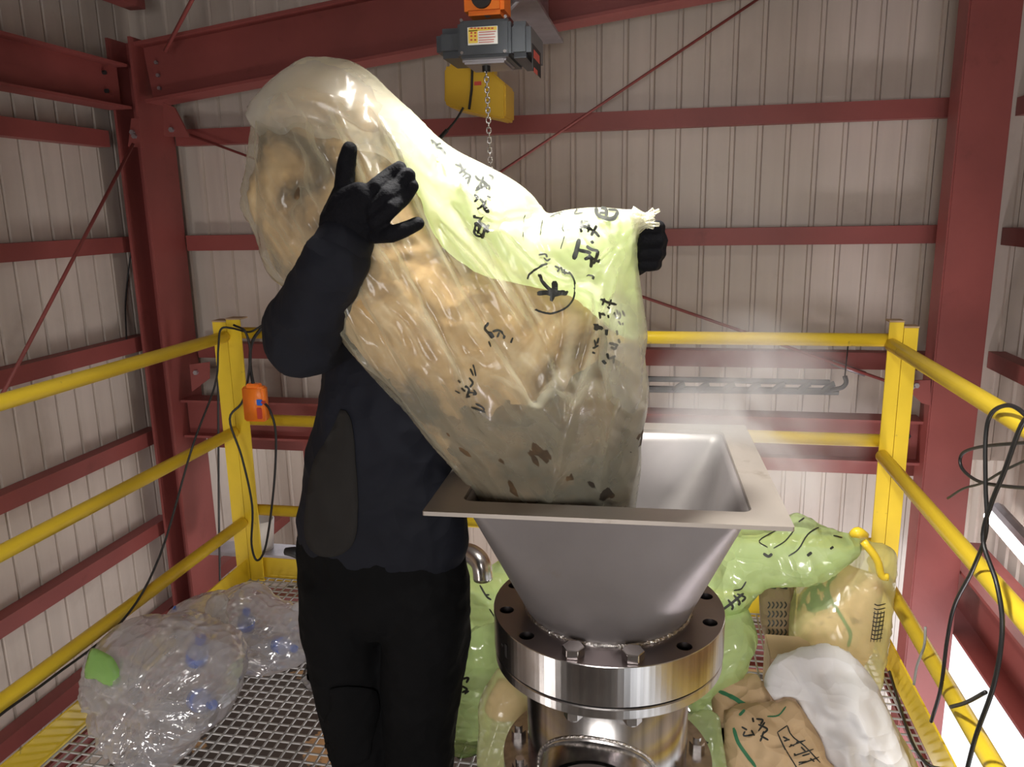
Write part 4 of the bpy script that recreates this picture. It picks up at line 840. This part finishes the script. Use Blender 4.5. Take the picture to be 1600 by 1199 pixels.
bm = bmesh.new(); tube(bm, [on(724, 168, 1, YB_), on(712, 188, 1, YB_), on(690, 214, 1, YB_)], 0.004, 8, 4); build('pull_cord', bm, M['black'], yb)
bm = bmesh.new(); p = on(712, 96, 1, 2.80); cyl(bm, p, (-0.50, 2.80, 2.285), 0.008, n=8); build('hanger', bm, M['galv'], yb)
bm = bmesh.new(); cyl(bm, on(699, 203, 1, YB_), on(688, 215, 1, YB_), 0.007, n=10); build('cord_end', bm, M['black'], yb)
hr = beam_thing('hoist_rail_beam', 'galvanised grey I-beam rail above the hoist, running towards the back wall', 'beam', lambda bm: ibeam(bm, (-0.50, 0.6, 2.40), (-0.50, 3.50, 2.40), 0.24, 0.13, 0.012, 0.008), 'galv')

# ================================================================ CONTROLLER, CABLES
pc = empty('pendant_control', on(395, 630, 1, 2.90), 'orange pendant control box hanging on the yellow corner post', 'control box')
bm = bmesh.new(); pxbox(bm, 381, 606, 409, 659, 2.88, 0.05, 0.007); cs = build('case', bm, M['orange'], pc, True)
bm = bmesh.new(); pxbox(bm, 384, 601, 403, 608, 2.885, 0.035, 0.004); build('cap', bm, M['orange'], pc)
bm = bmesh.new(); pxbox(bm, 401, 625, 408, 634, 2.874, 0.01, 0.002); build('button', bm, M['blue'], pc)
bm = bmesh.new(); pxbox(bm, 402, 638, 408, 655, 2.875, 0.01, 0.002); build('button', bm, M['red_print'], pc)
bm = bmesh.new(); cyl(bm, on(409, 629, 1, 2.88), on(414, 629, 1, 2.88), 0.006, n=10); build('cable_gland', bm, M['red_print'], pc)
def cable(label, pts, r=0.0045, mat='black', name='cable'):
    P = [on(*q) for q in pts]; bm = bmesh.new(); tube(bm, P, r, 8, 6); return tag(build(name, bm, M[mat], None, True), label, 'cable')
xl = XP0 + 0.045
cable('long black cable sagging along the yellow left rails to the lower left', [(-30, 1150, 0, xl), (0, 1118, 0, xl), (80, 1060, 0, xl), (190, 972, 0, xl), (250, 868, 0, xl), (300, 700, 0, xl), (336, 602, 0, xl), (341, 545, 0, xl), (345, 515, 0, xl), (362, 513, 1, 2.92), (388, 519, 1, 2.92), (404, 512, 1, 2.92), (420, 500, 1, 2.92)], 0.0042)
cable('black cable hanging in a long loop from the orange control box', [(365, 508, 1, 2.91), (384, 520, 1, 2.90), (391, 560, 1, 2.90), (380, 625, 1, 2.93), (359, 655, 1, 2.90), (378, 715, 1, 2.90), (394, 790, 1, 2.90), (393, 850, 1, 2.90), (402, 876, 1, 2.90), (416, 850, 1, 2.90), (428, 760, 1, 2.90), (431, 680, 1, 2.90), (422, 642, 1, 2.90), (411, 628, 1, 2.88)], 0.005)
cable('thick black cable dropping behind the corner post into the control box', [(412, 508, 1, 2.94), (394, 535, 1, 2.94), (391, 570, 1, 2.94), (396, 603, 1, 2.90)], 0.007)
cable('black cable hanging straight down beside the left column', [(340, 520, 1, 3.12), (341, 640, 1, 3.14), (342, 800, 1, 3.14), (344, 925, 1, 3.14)], 0.005)
cable('thin black cable on the left wall beside the column', [(206, 385, 0, -2.63), (200, 430, 0, -2.68), (196, 480, 0, -2.68), (198, 536, 0, -2.63)], 0.004)
xq = XP1 - 0.045
cable('black cable looped over the right rail and dropping to the floor edge', [(1620, 668, 0, xq), (1592, 640, 0, xq), (1570, 634, 0, xq), (1548, 648, 0, xq), (1540, 685, 0, xq), (1540, 760, 0, xq), (1541, 830, 0, xq), (1520, 890, 0, xq), (1492, 945, 0, xq), (1480, 1000, 0, xq), (1470, 1075, 0, xq), (1455, 1128, 0, xq)], 0.0052)
cable('black cable crossing the right rails down to the bottom edge', [(1620, 640, 0, xq - 0.02), (1596, 665, 0, xq - 0.02), (1570, 735, 0, xq - 0.02), (1548, 790, 0, xq - 0.02), (1536, 845, 0, xq - 0.02), (1558, 915, 0, xq - 0.02), (1566, 985, 0, xq - 0.02), (1553, 1070, 0, xq - 0.02), (1525, 1150, 0, xq - 0.02), (1508, 1215, 0, xq - 0.02)], 0.0055)
cable('grey cable curling sideways at the right edge of the picture', [(1625, 692, 0, xq + 0.03), (1590, 693, 0, xq + 0.03), (1530, 699, 0, xq + 0.03), (1503, 710, 0, xq + 0.03), (1503, 732, 0, xq + 0.03), (1528, 752, 0, xq + 0.03), (1570, 760, 0, xq + 0.03), (1620, 764, 0, xq + 0.03)], 0.0045)
cable('thin grey cable end pointing left in front of the right column', [(1620, 712, 0, xq + 0.02), (1570, 735, 0, xq + 0.02), (1535, 755, 0, xq + 0.02), (1505, 764, 0, xq + 0.02), (1481, 779, 0, xq + 0.02)], 0.0032)
cable('short cut black cable stub poking left across the lower right rail', [(1486, 1105, 0, xq), (1510, 1098, 0, xq), (1540, 1082, 0, xq)], 0.0052)
cable('short grey cord hanging from the lowest right rail', [(1446, 980, 0, xq), (1444, 1010, 0, xq), (1433, 1040, 0, xq), (1428, 1070, 0, xq)], 0.004, 'grey_print')
cable('thin dark cable lying on the grating by the right toe board', [(1390, 1050, 2, 0.01), (1405, 1100, 2, 0.01), (1425, 1160, 2, 0.01), (1450, 1195, 2, 0.01), (1480, 1203, 2, 0.01)], 0.005)
# notched black tool hanging on the back wall
nb = empty('notched_black_bar', on(1250, 605, 1, 3.55), 'black notched metal bar hanging in front of the back wall behind the steam', 'bar')
bm = bmesh.new(); tube(bm, [on(1000, 592, 1, 3.5), on(1296, 598, 1, 3.5)], 0.013, 8, 0); build('upper_bar', bm, M['black'], nb)
bm = bmesh.new(); tube(bm, [on(1000, 608, 1, 3.5), on(1310, 612, 1, 3.5)], 0.016, 8, 0); build('lower_bar', bm, M['black'], nb)
for x in (1062, 1100, 1140, 1180, 1218, 1258, 1296):
    bm = bmesh.new(); tube(bm, [on(x - 10, 611, 1, 3.49), on(x, 603, 1, 3.49), on(x + 8, 600, 1, 3.49)], 0.013, 8, 3); build('notch_tooth', bm, M['black'], nb)
bm = bmesh.new(); tube(bm, [on(1296, 610, 1, 3.49), on(1315, 606, 1, 3.49), on(1322, 598, 1, 3.49), on(1320, 588, 1, 3.49)], 0.010, 8, 4); tube(bm, [on(1320, 590, 1, 3.49), on(1325, 540, 1, 3.755)], 0.003, 6, 0); build('hook', bm, M['black'], nb)
# fluorescent lamp low on the right
fl = empty('fluorescent_lamp', (1.5, 3.4, 0.16), 'bright fluorescent tube lamp low behind the right rails', 'lamp')
a, b = on(1545, 806, 0, 1.46), on(1640, 915, 0, 1.46)
bm = bmesh.new(); tube(bm, [a, b], 0.022, 16, 0); build('tube', bm, M['tube'], fl, True)
bm = bmesh.new(); tube(bm, [a + Vector((0.03, 0, 0.035)), b + Vector((0.03, 0, 0.035))], 0.03, 8, 0); build('housing', bm, M['galv'], fl)

# ================================================================ BAGS ON THE FLOOR
def lean(pyb, Yb, k=0.0011): return lambda x, y: Yb + max(0, (pyb - y)) * k
c3 = lambda pts: [(100 + x / 3.757, 880 + y / 3.757) for x, y in pts]
c5 = lambda pts: [(1080 + x / 2.861, 780 + y / 2.861) for x, y in pts]
def bottle(parent_label, c, d, capm, r=0.032, L2=0.17, group='plastic bottles inside the clear bags'):
    root = empty('plastic_bottle', c, parent_label, 'bottle', None); d = Vector(d).normalized(); c = Vector(c)
    bm = bmesh.new(); P = [c, c + d * L2 * 0.1, c + d * L2 * 0.65, c + d * L2 * 0.82, c + d * L2 * 0.92]
    tube(bm, P, r, 16, 0, radii=[r * 0.8, r, r, r * 0.5, r * 0.38]); build('bottle_body', bm, M['bottle'], root, True)
    bm = bmesh.new(); cyl(bm, c + d * L2 * 0.92, c + d * L2 * 1.03, r * 0.47, n=16); build('cap', bm, M[capm], root)
    if capm == 'blue':
        bm = bmesh.new(); tube(bm, [c + d * L2 * 0.25, c + d * L2 * 0.55], r * 1.03, 16, 0); build('wrapper', bm, M['blue'], root, True)
    return root
# near clear bag
cb1 = empty('clear_garbage_bag', (-1.40, 2.0, 0), 'near clear plastic bag of empty bottles with a green scrap on its left', 'garbage bag')
o1 = c3([(270, 400), (330, 355), (420, 340), (520, 348), (600, 325), (720, 332), (800, 362), (900, 400), (960, 445), (1010, 515), (1028, 600), (1025, 720), (1000, 820), (950, 900), (870, 965), (790, 1020), (770, 1080), (720, 1140), (690, 1195), (660, 1150), (600, 1130), (520, 1140), (440, 1100), (370, 1050), (320, 960), (285, 865), (230, 855), (200, 700), (205, 560), (220, 470)])
k1 = (258, 1050)
inflate('film', o1, lean(1185, 1.86, 0.0010), 0.17, 0.16, M['clear'], cb1, 4, (), crumple(26, 0.012, 0.8, 1.8, 12, fold_noise(26, 0.016, 0, 2.0, 11, centre=k1)), zmin=0.004)
o1b = c3([(285, 845), (230, 862), (130, 852), (92, 800), (108, 680), (130, 560), (150, 500), (230, 510), (300, 560), (380, 600), (480, 640), (470, 690), (400, 740), (330, 800)])
inflate('bunched_neck', o1b, lean(1185, 1.80, 0.0010), 0.05, 0.05, M['clear_knot'], cb1, 5, (), fold_noise(16, 0.007, 0.3, 3, 4), zmin=0.05)
o1g = c3([(120, 670), (135, 560), (165, 500), (225, 520), (290, 560), (330, 640), (330, 700), (260, 735), (220, 690), (160, 680)])
tag(inflate('green_scrap', o1g, lean(1185, 1.745, 0.0010), 0.02, 0.01, M['greenscrap'], cb1, 5, (), fold_noise(14, 0.004, 0.6, 2, 6)), 'green plastic scrap in the bag neck')
for i, (x, y, dy, dr, cm, lab) in enumerate([(300, 1090, 0.08, (0.8, -0.5, 0.25), 'blue', 'bottle with a blue cap low inside the near clear bag'), (305, 1040, 0.10, (0.4, -0.3, 0.8), 'blue', 'bottle with a blue cap at the right inside the near clear bag'), (215, 1090, 0.10, (-0.5, -0.5, 0.5), 'white', 'white-capped bottle at the left inside the near clear bag'), (250, 1120, 0.10, (0.6, -0.2, -0.1), 'white', 'bottle lying at the bottom of the near clear bag'), (240, 1030, 0.15, (-0.5, -0.1, 0.6), 'white', 'upright bottle in the middle of the near clear bag'), (280, 990, 0.16, (0.5, -0.2, 0.4), 'white', 'topmost bottle inside the near clear bag')]):
    p = on(x, y, 1, lean(1185, 1.86, 0.0010)(x, y) + dy - 0.03); p.z = max(p.z, 0.06); bottle(lab, p, dr, cm, 0.034, 0.15)
# far clear bag
cb2 = empty('clear_garbage_bag', (-1.35, 2.5, 0), 'far clear plastic bag of bottles between the near one and the worker', 'garbage bag')
o2 = c3([(600, 310), (640, 260), (720, 215), (800, 202), (830, 188), (900, 192), (950, 160), (1030, 135), (1100, 150), (1180, 212), (1250, 262), (1330, 290), (1400, 305), (1440, 400), (1452, 480), (1440, 570), (1380, 592), (1290, 640), (1180, 642), (1090, 610), (980, 630), (820, 600), (680, 520), (610, 420)])
inflate('film', o2, lean(1050, 2.36, 0.0010), 0.12, 0.15, M['clear'], cb2, 4, (), crumple(22, 0.010, 0.3, 1.8, 22, fold_noise(24, 0.010, 0, 2.0, 21, centre=(341, 966))), zmin=0.004)
o2b = c3([(850, 330), (830, 250), (870, 190), (930, 180), (960, 230), (945, 300), (970, 350), (920, 370), (860, 365)])
inflate('bunched_neck', o2b, lean(1050, 2.22, 0.0010), 0.03, 0.03, M['clear_knot'], cb2, 4, (), fold_noise(10, 0.006, 1.3, 3, 4))
for i, (x, y, dy, dr, cm, lab) in enumerate([(425, 1010, 0.02, (0.9, -0.4, 0.15), 'blue', 'bottle with a bright blue wrapper at the right of the far clear bag'), (385, 985, 0.03, (0.3, -0.4, 0.8), 'blue', 'upright bottle with a blue wrapper beside the knot of the far clear bag'), (320, 975, 0.05, (-0.6, -0.3, 0.5), 'blue', 'bottle with a blue cap at the left inside the far clear bag'), (450, 975, 0.05, (0.5, 0.1, 0.6), 'white', 'white-capped bottle at the far right inside the far clear bag'), (400, 1020, 0.04, (0.5, -0.2, -0.05), 'white', 'bottle lying at the bottom of the far clear bag')]):
    p = on(x, y, 1, lean(1050, 2.36)(x, y) + dy); p.z = max(p.z, 0.05); bottle(lab, p, dr, cm, 0.030, 0.13)
# beige bag behind the worker's leg
bb = inflate('garbage_bag', [(505, 1010), (487, 1030), (477, 1065), (476, 1110), (484, 1140), (500, 1158), (540, 1165), (600, 1150), (620, 1080), (580, 1010)], lean(1158, 2.24, 0.0012), 0.06, 0.10, M['clear_knot'], None, 6, (), fold_noise(24, 0.006, 1.2, 2, 3), zmin=0.004)
tag(bb, 'pale cream bag half hidden behind the black trouser leg', 'garbage bag')
bb2 = inflate('waste_heap', [(505, 1025), (492, 1040), (484, 1070), (484, 1110), (492, 1140), (540, 1150), (590, 1140), (605, 1080), (575, 1025)], lean(1158, 2.25, 0.0012), 0.035, 0.08, M['waste'], bb, 8, (), fold_noise(24, 0.004, 1.2, 2, 3), zmin=0.01)
# green bags between worker and hopper
def gbag(label, outline, dep, tf, tb, mat, fold, text=(), step=6, hint=2.4, cre=(), zmin=0.004, wpx=2.0):
    r = empty('garbage_bag', dep(0, 0) and (on(outline[0][0], outline[0][1], 1, dep(*outline[0])).x, dep(*outline[0]), 0), label, 'garbage bag')
    s = inflate('film', outline, dep, tf, tb, mat, r, step, cre, fold, zmin=zmin)
    if text: strokes('printed_writing', surf_bvh(s), text, M['ink'], r, wpx, 0.002, hint)
    return r
gbag('green bag standing behind the worker, in the gap left of the hopper pipe', [(722, 880), (752, 893), (790, 872), (835, 890), (860, 960), (850, 1060), (800, 1100), (740, 1120), (690, 1110), (650, 1000), (680, 900)], lean(1120, 2.45, 0.0012), 0.10, 0.12, M['green'], crumple(30, 0.014, 0.9, 2.0, 31),
     [(2, [(750, 915), (760, 932), (768, 938)]), (1.6, [(757, 930), (765, 930)]), (1.4, [(765, 952), (775, 968)])])
gbag('lower green bag with black print beside the worker\'s knee', [(742, 985), (775, 975), (790, 1020), (785, 1080), (768, 1120), (765, 1180), (740, 1225), (690, 1215), (670, 1150), (690, 1060), (715, 1010)], lean(1215, 2.02, 0.0014), 0.06, 0.10, M['green'], crumple(24, 0.011, 1.2, 2.0, 35),
     [(2.4, [(722, 1062), (732, 1060), (729, 1068)]), (2.4, [(720, 1072), (730, 1078), (722, 1083)]), (2, [(726, 1085), (733, 1080)])])
yg = gbag('yellow-green bag of peach paper beside the left of the hopper pipe', [(777, 1045), (800, 1055), (835, 1090), (850, 1150), (845, 1230), (760, 1235), (745, 1190), (748, 1140), (747, 1105), (760, 1070)], lean(1235, 1.93, 0.0009), 0.04, 0.06, M['yellowgreen'], fold_noise(20, 0.005, 1.2, 2, 37), step=5)
inflate('paper_contents', [(780, 1060), (800, 1070), (835, 1110), (820, 1125), (780, 1128), (758, 1115), (762, 1090)], lean(1235, 1.935, 0.0009), 0.022, 0.03, M['peach'], yg, 6, (), fold_noise(16, 0.003))
# right side: green bags, paper sacks, white sack
depR = lean(1100, 2.42, 0.0011)
gbag('glossy green bag bulging from behind the hopper, printed with black lines', c5([(60, 300), (100, 200), (200, 130), (330, 120), (420, 90), (480, 62), (560, 105), (640, 140), (725, 160), (765, 195), (750, 250), (690, 285), (610, 325), (540, 362), (430, 368), (330, 362), (280, 420), (230, 500), (150, 520), (90, 560), (-60, 560), (-60, 380)]), depR, 0.15, 0.12, M['green'], crumple(44, 0.020, 0.3, 2.2, 41),
     [(1.3, c5([(385, 140), (305, 188), (342, 218)])), (1.3, c5([(462, 140), (420, 190), (368, 222)])), (1.5, c5([(570, 128), (520, 160), (480, 225), (435, 257)])), (3, c5([(322, 245), (345, 258), (362, 246)])), (3, c5([(538, 240), (518, 256)])), (1.5, c5([(505, 85), (480, 105)])), (1.6, c5([(635, 165), (675, 175)])), (2.4, c5([(620, 225), (635, 215)])),
      (2.6, c5([(140, 495), (175, 470), (200, 450), (235, 420)])), (2.4, c5([(165, 450), (185, 480), (180, 495)])), (2.4, c5([(190, 430), (215, 460), (210, 475)])), (2.2, c5([(205, 425), (240, 440), (225, 460)])), (1.6, c5([(245, 370), (225, 400), (190, 410)]))], hint=2.5)
gbag('smooth green bag drooping right beside the round flange', c5([(100, 480), (180, 470), (240, 470), (275, 540), (300, 640), (265, 720), (230, 790), (170, 860), (110, 925), (0, 960), (-80, 800), (-80, 520)]), lean(1105, 2.36, 0.0011), 0.13, 0.12, M['green'], crumple(36, 0.012, 1.0, 2.0, 43))
pg = gbag('pale grey-green bag low against the right side of the hopper pipe', [(1075, 1125), (1100, 1115), (1122, 1118), (1128, 1150), (1132, 1230), (1060, 1235), (1050, 1160)], lean(1235, 1.98, 0.0012), 0.05, 0.08, M['green_hazy'], fold_noise(30, 0.006, 1.2, 2, 47), [(2, [(1103, 1158), (1101, 1166)]), (2, [(1098, 1162), (1107, 1161)])])
ygb = gbag('tall yellow-green bag holding printed paper sacks at the right end of the heap', c5([(520, 350), (580, 285), (660, 235), (720, 170), (760, 155), (800, 190), (870, 205), (918, 245), (918, 330), (905, 450), (890, 600), (868, 720), (850, 850), (760, 900), (600, 900), (480, 820), (440, 700), (440, 500), (470, 400)]), lean(1100, 2.50, 0.0010), 0.13, 0.13, M['yellowgreen'], crumple(44, 0.009, 1.3, 2.2, 51),
     [(0.9, c5([(820 + 7 * j, 500 + 22 * j * 0), (812 + 7 * j, 560), (800 + 7 * j, 640)])) for j in range(0, 7, 2)] + [(1.2, c5([(812 - 2 * j + 6, 470 + 19 * j), (835 - 2 * j, 476 + 19 * j), (868 - 2 * j, 468 + 19 * j)])) for j in range(9)], hint=2.4)
ps = inflate('paper_sack', c5([(500, 420), (560, 370), (650, 300), (780, 320), (860, 380), (830, 560), (800, 700), (700, 800), (560, 780), (480, 680), (470, 520)]), lean(1100, 2.51, 0.0010), 0.085, 0.10, M['peach'], ygb, 7, (), fold_noise(50, 0.008, 1.3, 2.2, 5))
bvp = surf_bvh(ps)
strokes('green_outline', bvp, [(3.2, c5([(650, 340), (612, 385), (625, 450), (680, 540), (712, 605), (700, 660)])), (3.2, c5([(530, 400), (490, 480), (470, 560), (480, 640), (520, 690)]))], M['greenline'], ps, 3, 0.003, 2.4)
strokes('green_patch', bvp, [(26, c5([(525, 400), (560, 440), (580, 500)])), (16, c5([(480, 540), (490, 600)])), (14, c5([(480, 650), (530, 690)]))], M['greenline'], ps, 3, 0.002, 2.4)
bm = bmesh.new(); tube(bm, [on(*c5([(715, 160)])[0], 1, 2.5), on(*c5([(745, 150)])[0], 1, 2.49), on(*c5([(785, 165)])[0], 1, 2.5)], 0.016, 10, 4, radii=[0.010, 0.018, 0.010]); build('tie', bm, M['yellow'], ygb, True)
bm = bmesh.new(); tube(bm, [on(*c5([(770, 190)])[0], 1, 2.45), on(*c5([(830, 270)])[0], 1, 2.44), on(*c5([(850, 340)])[0], 1, 2.44), on(*c5([(880, 350)])[0], 1, 2.44)], 0.012, 10, 4); build('tie_tail', bm, M['yellow'], ygb, True)
ds = inflate('paper_sack', c5([(300, 380), (440, 365), (470, 420), (460, 560), (450, 640), (350, 640), (310, 560)]), lean(1100, 2.55, 0.001), 0.05, 0.05, M['dkpaper'], None, 7, (), fold_noise(40, 0.004), zmin=0.0)
tag(ds, 'dark brown printed paper sack tucked between the green and yellow-green bags', 'paper sack')
strokes('printed_writing', surf_bvh(ds), [(1.4, c5([(345 + 18 * (j % 5), 460 + 40 * (j // 5)), (352 + 18 * (j % 5), 475 + 40 * (j // 5)), (342 + 18 * (j % 5), 490 + 40 * (j // 5))])) for j in range(20)] + [(2, c5([(350, 395), (380, 400)])), (2, c5([(395, 395), (430, 402)]))], M['ink'], ds, 2, 0.002, 2.5)
p = on(*c5([(350, 770)])[0], 2, 0.0)
cbx = empty('cardboard_box', (0.62, 2.5, 0), 'small tan cardboard box under the yellow-green bag', 'box')
a = on(1202, 1045, 1, 2.42); bm = bmesh.new(); box(bm, (a.x, 2.42, 0.001), (a.x + 0.14, 2.56, 0.17), 0.003); build('carton', bm, M['card'], cbx)
bm = bmesh.new(); box(bm, (a.x + 0.002, 2.40, 0.168), (a.x + 0.135, 2.47, 0.172)); build('flap', bm, M['card'], cbx)
ws = inflate('white_sack', c5([(325, 835), (340, 765), (400, 697), (470, 702), (540, 667), (620, 658), (700, 690), (770, 750), (830, 830), (870, 920), (930, 1040), (990, 1140), (1020, 1230), (960, 1270), (700, 1270), (620, 1180), (560, 1090), (520, 990), (470, 905), (440, 860), (365, 900)]), lean(1215, 2.12, 0.0012), 0.10, 0.12, M['white_sack'], None, 6,
      [(c5([(540, 670), (560, 820), (700, 860), (760, 1000)]), 9, 0.014), (c5([(340, 800), (480, 790), (560, 820)]), 8, -0.012), (c5([(470, 880), (560, 960), (640, 960)]), 9, 0.014), (c5([(560, 820), (640, 900), (660, 1060), (760, 1200)]), 9, 0.012), (c5([(700, 760), (800, 880), (880, 1050)]), 9, -0.010), (c5([(400, 700), (430, 780), (400, 860)]), 9, 0.012)], crumple(40, 0.020, 1.0, 1.8, 61), zmin=0.004)
tag(ws, 'crumpled white woven sack slumped in front of the heap on the right', 'sack')
kr = inflate('paper_sack', c5([(150, 985), (200, 950), (300, 935), (370, 945), (460, 905), (520, 980), (560, 1040), (595, 1110), (610, 1180), (680, 1270), (160, 1270), (140, 1150), (150, 1080)]), lean(1215, 2.06, 0.0012), 0.08, 0.12, M['kraft'], None, 6,
      [(c5([(460, 920), (430, 1000), (380, 1100), (380, 1200)]), 8, 0.012), (c5([(200, 960), (260, 1060), (300, 1200)]), 8, -0.008), (c5([(480, 960), (450, 1030), (430, 1100)]), 8, -0.016)], crumple(30, 0.015, 0.9, 1.7, 71), zmin=0.004)
tag(kr, 'crumpled kraft paper sack with a printed table, in front of the white sack', 'paper sack')
krb = surf_bvh(kr)
strokes('printed_writing', krb, [(1.8, c5([(225, 1020), (250, 1035)])), (1.8, c5([(240, 1040), (235, 1060), (280, 1055)])), (1.8, c5([(270, 1035), (285, 1060)])), (2, c5([(290, 985), (320, 990), (310, 1010)])), (2, c5([(300, 1010), (340, 1030), (325, 1050)])), (2, c5([(310, 1060), (345, 1080)])), (1.8, c5([(330, 1000), (300, 1040)])), (1.8, c5([(275, 980), (280, 1000)])), (2, c5([(325, 1040), (310, 1085)])),
    (1.3, c5([(385, 1045), (420, 1120), (470, 1200), (500, 1250)])), (1.3, c5([(385, 1045), (430, 1015)])), (1.3, c5([(430, 1015), (450, 1060), (510, 1110), (575, 1180)])), (1.3, c5([(435, 1110), (510, 1080)])), (1.3, c5([(460, 1150), (545, 1120)])), (1.3, c5([(480, 1190), (570, 1155)])),
    (1.8, c5([(410, 1065), (430, 1075)])), (1.8, c5([(415, 1085), (438, 1075)])), (1.6, c5([(440, 1100), (462, 1105)])), (1.6, c5([(470, 1090), (500, 1085)])), (1.6, c5([(460, 1140), (470, 1150)])), (1.6, c5([(490, 1110), (510, 1130)])), (1.6, c5([(495, 1150), (530, 1140)])), (1.6, c5([(480, 1180), (520, 1175)])), (1.6, c5([(530, 1160), (550, 1175)]))], M['ink'], kr, 2, 0.002, 2.1)
strokes('green_stripe', krb, [(3.4, c5([(190, 1025), (210, 1090), (250, 1150), (290, 1200)])), (3, c5([(240, 945), (215, 970)])), (1.6, c5([(340, 975), (390, 970), (425, 930)]))], M['greenline'], kr, 3, 0.002, 2.1)
k2 = inflate('paper_sack', c5([(90, 905), (130, 860), (200, 835), (290, 822), (340, 850), (365, 930), (300, 960), (220, 960), (150, 1010), (110, 1040), (95, 960)]), lean(1150, 2.22, 0.0012), 0.06, 0.10, M['kraft'], None, 6, [(c5([(140, 860), (220, 910), (300, 955)]), 7, -0.012)], crumple(22, 0.014, 0.6, 1.7, 75), zmin=0.02)
tag(k2, 'smaller rumpled kraft paper sack behind the printed one, beside the flange', 'paper sack')
strokes('green_stripe', surf_bvh(k2), [(4, c5([(125, 862), (180, 885), (230, 915), (290, 950)]))], M['greenline'], k2, 3, 0.002, 2.2)
k3 = inflate('paper_sack', c5([(115, 960), (160, 970), (150, 1080), (150, 1160), (165, 1270), (60, 1270), (110, 1150), (125, 1060)]), lean(1215, 2.16, 0.0012), 0.04, 0.08, M['dkpaper'], None, 7, (), fold_noise(24, 0.006, 0.6, 2.4, 77), zmin=0.02)
tag(k3, 'dark crumpled paper sack under the kraft sacks beside the pipe', 'paper sack')
# chrome elbow lying behind the hopper, small white pail beyond the rail
bm = bmesh.new(); tube(bm, [on(722, 862, 1, 2.5), on(740, 868, 1, 2.48), on(752, 882, 1, 2.46), on(755, 905, 1, 2.46)], 0.035, 16, 5); tag(build('steel_elbow', bm, M['chrome'], None, True), 'shiny steel pipe elbow on the green bag behind the worker', 'pipe')
bm = bmesh.new(); p = on(410, 834, 1, 3.5); lathe(bm, [(0.001, -0.08), (0.05, -0.08), (0.065, 0.08), (0.06, 0.08), (0.047, -0.07), (0.001, -0.07)], p, 24); 
pl = tag(build('white_pail', bm, M['white'], None, True), 'small white pail on a grey bar beyond the back rail', 'pail')
bm = bmesh.new(); box(bm, (p.x - 0.3, 3.42, p.z - 0.10), (p.x + 0.75, 3.56, p.z - 0.08)); tag(build('shelf_bar', bm, M['galv']), 'grey flat bar behind the yellow corner post', 'bar')

# ================================================================ STEAM
bm = bmesh.new(); sa0, sa1 = Vector((-0.12, 1.6, 0.86)), Vector((0.62, 2.55, 1.62)); box(bm, sa0, sa1); stm = build('steam', bm, [], None)
stm['kind'] = 'stuff'; tag(stm, 'thin white steam rising from the hopper mouth', 'steam')
m = bpy.data.materials.new('steam'); m.use_nodes = True; nt = m.node_tree; N, L = nt.nodes, nt.links; N.remove(N['Principled BSDF'])
vs_ = N.new('ShaderNodeVolumeScatter'); vs_.inputs['Color'].default_value = (0.95, 0.93, 0.97, 1); vs_.inputs['Anisotropy'].default_value = 0.2
tc = N.new('ShaderNodeTexCoord'); n1 = N.new('ShaderNodeTexNoise'); n1.inputs['Scale'].default_value = 4.2; n1.inputs['Detail'].default_value = 3; n1.inputs['Distortion'].default_value = 0.7; L.new(tc.outputs['Object'], n1.inputs['Vector'])
r1 = N.new('ShaderNodeMapRange'); r1.inputs['From Min'].default_value = 0.42; r1.inputs['From Max'].default_value = 0.7; L.new(n1.outputs['Fac'], r1.inputs['Value'])
ctr = (sa0 + sa1) / 2 + Vector((-0.04, 0, -0.20)); sz = (sa1 - sa0) / 2
mpn = N.new('ShaderNodeMapping'); mpn.vector_type = 'POINT'; mpn.inputs['Location'].default_value = tuple(-ctr[i] / (sz[i] * 0.85) for i in range(3)); mpn.inputs['Scale'].default_value = tuple(1 / (sz[i] * 0.85) for i in range(3)); L.new(tc.outputs['Object'], mpn.inputs[0])
ln = N.new('ShaderNodeVectorMath'); ln.operation = 'LENGTH'; L.new(mpn.outputs[0], ln.inputs[0])
r2 = N.new('ShaderNodeMapRange'); r2.inputs['From Min'].default_value = 1.0; r2.inputs['From Max'].default_value = 0.2; L.new(ln.outputs['Value'], r2.inputs['Value'])
mu = N.new('ShaderNodeMath'); mu.operation = 'MULTIPLY'; L.new(r1.outputs[0], mu.inputs[0]); L.new(r2.outputs[0], mu.inputs[1])
mu2 = N.new('ShaderNodeMath'); mu2.operation = 'MULTIPLY'; L.new(mu.outputs[0], mu2.inputs[0]); mu2.inputs[1].default_value = 6.5
L.new(mu2.outputs[0], vs_.inputs['Density']); L.new(vs_.outputs[0], N['Material Output'].inputs['Volume']); stm.data.materials.append(m)
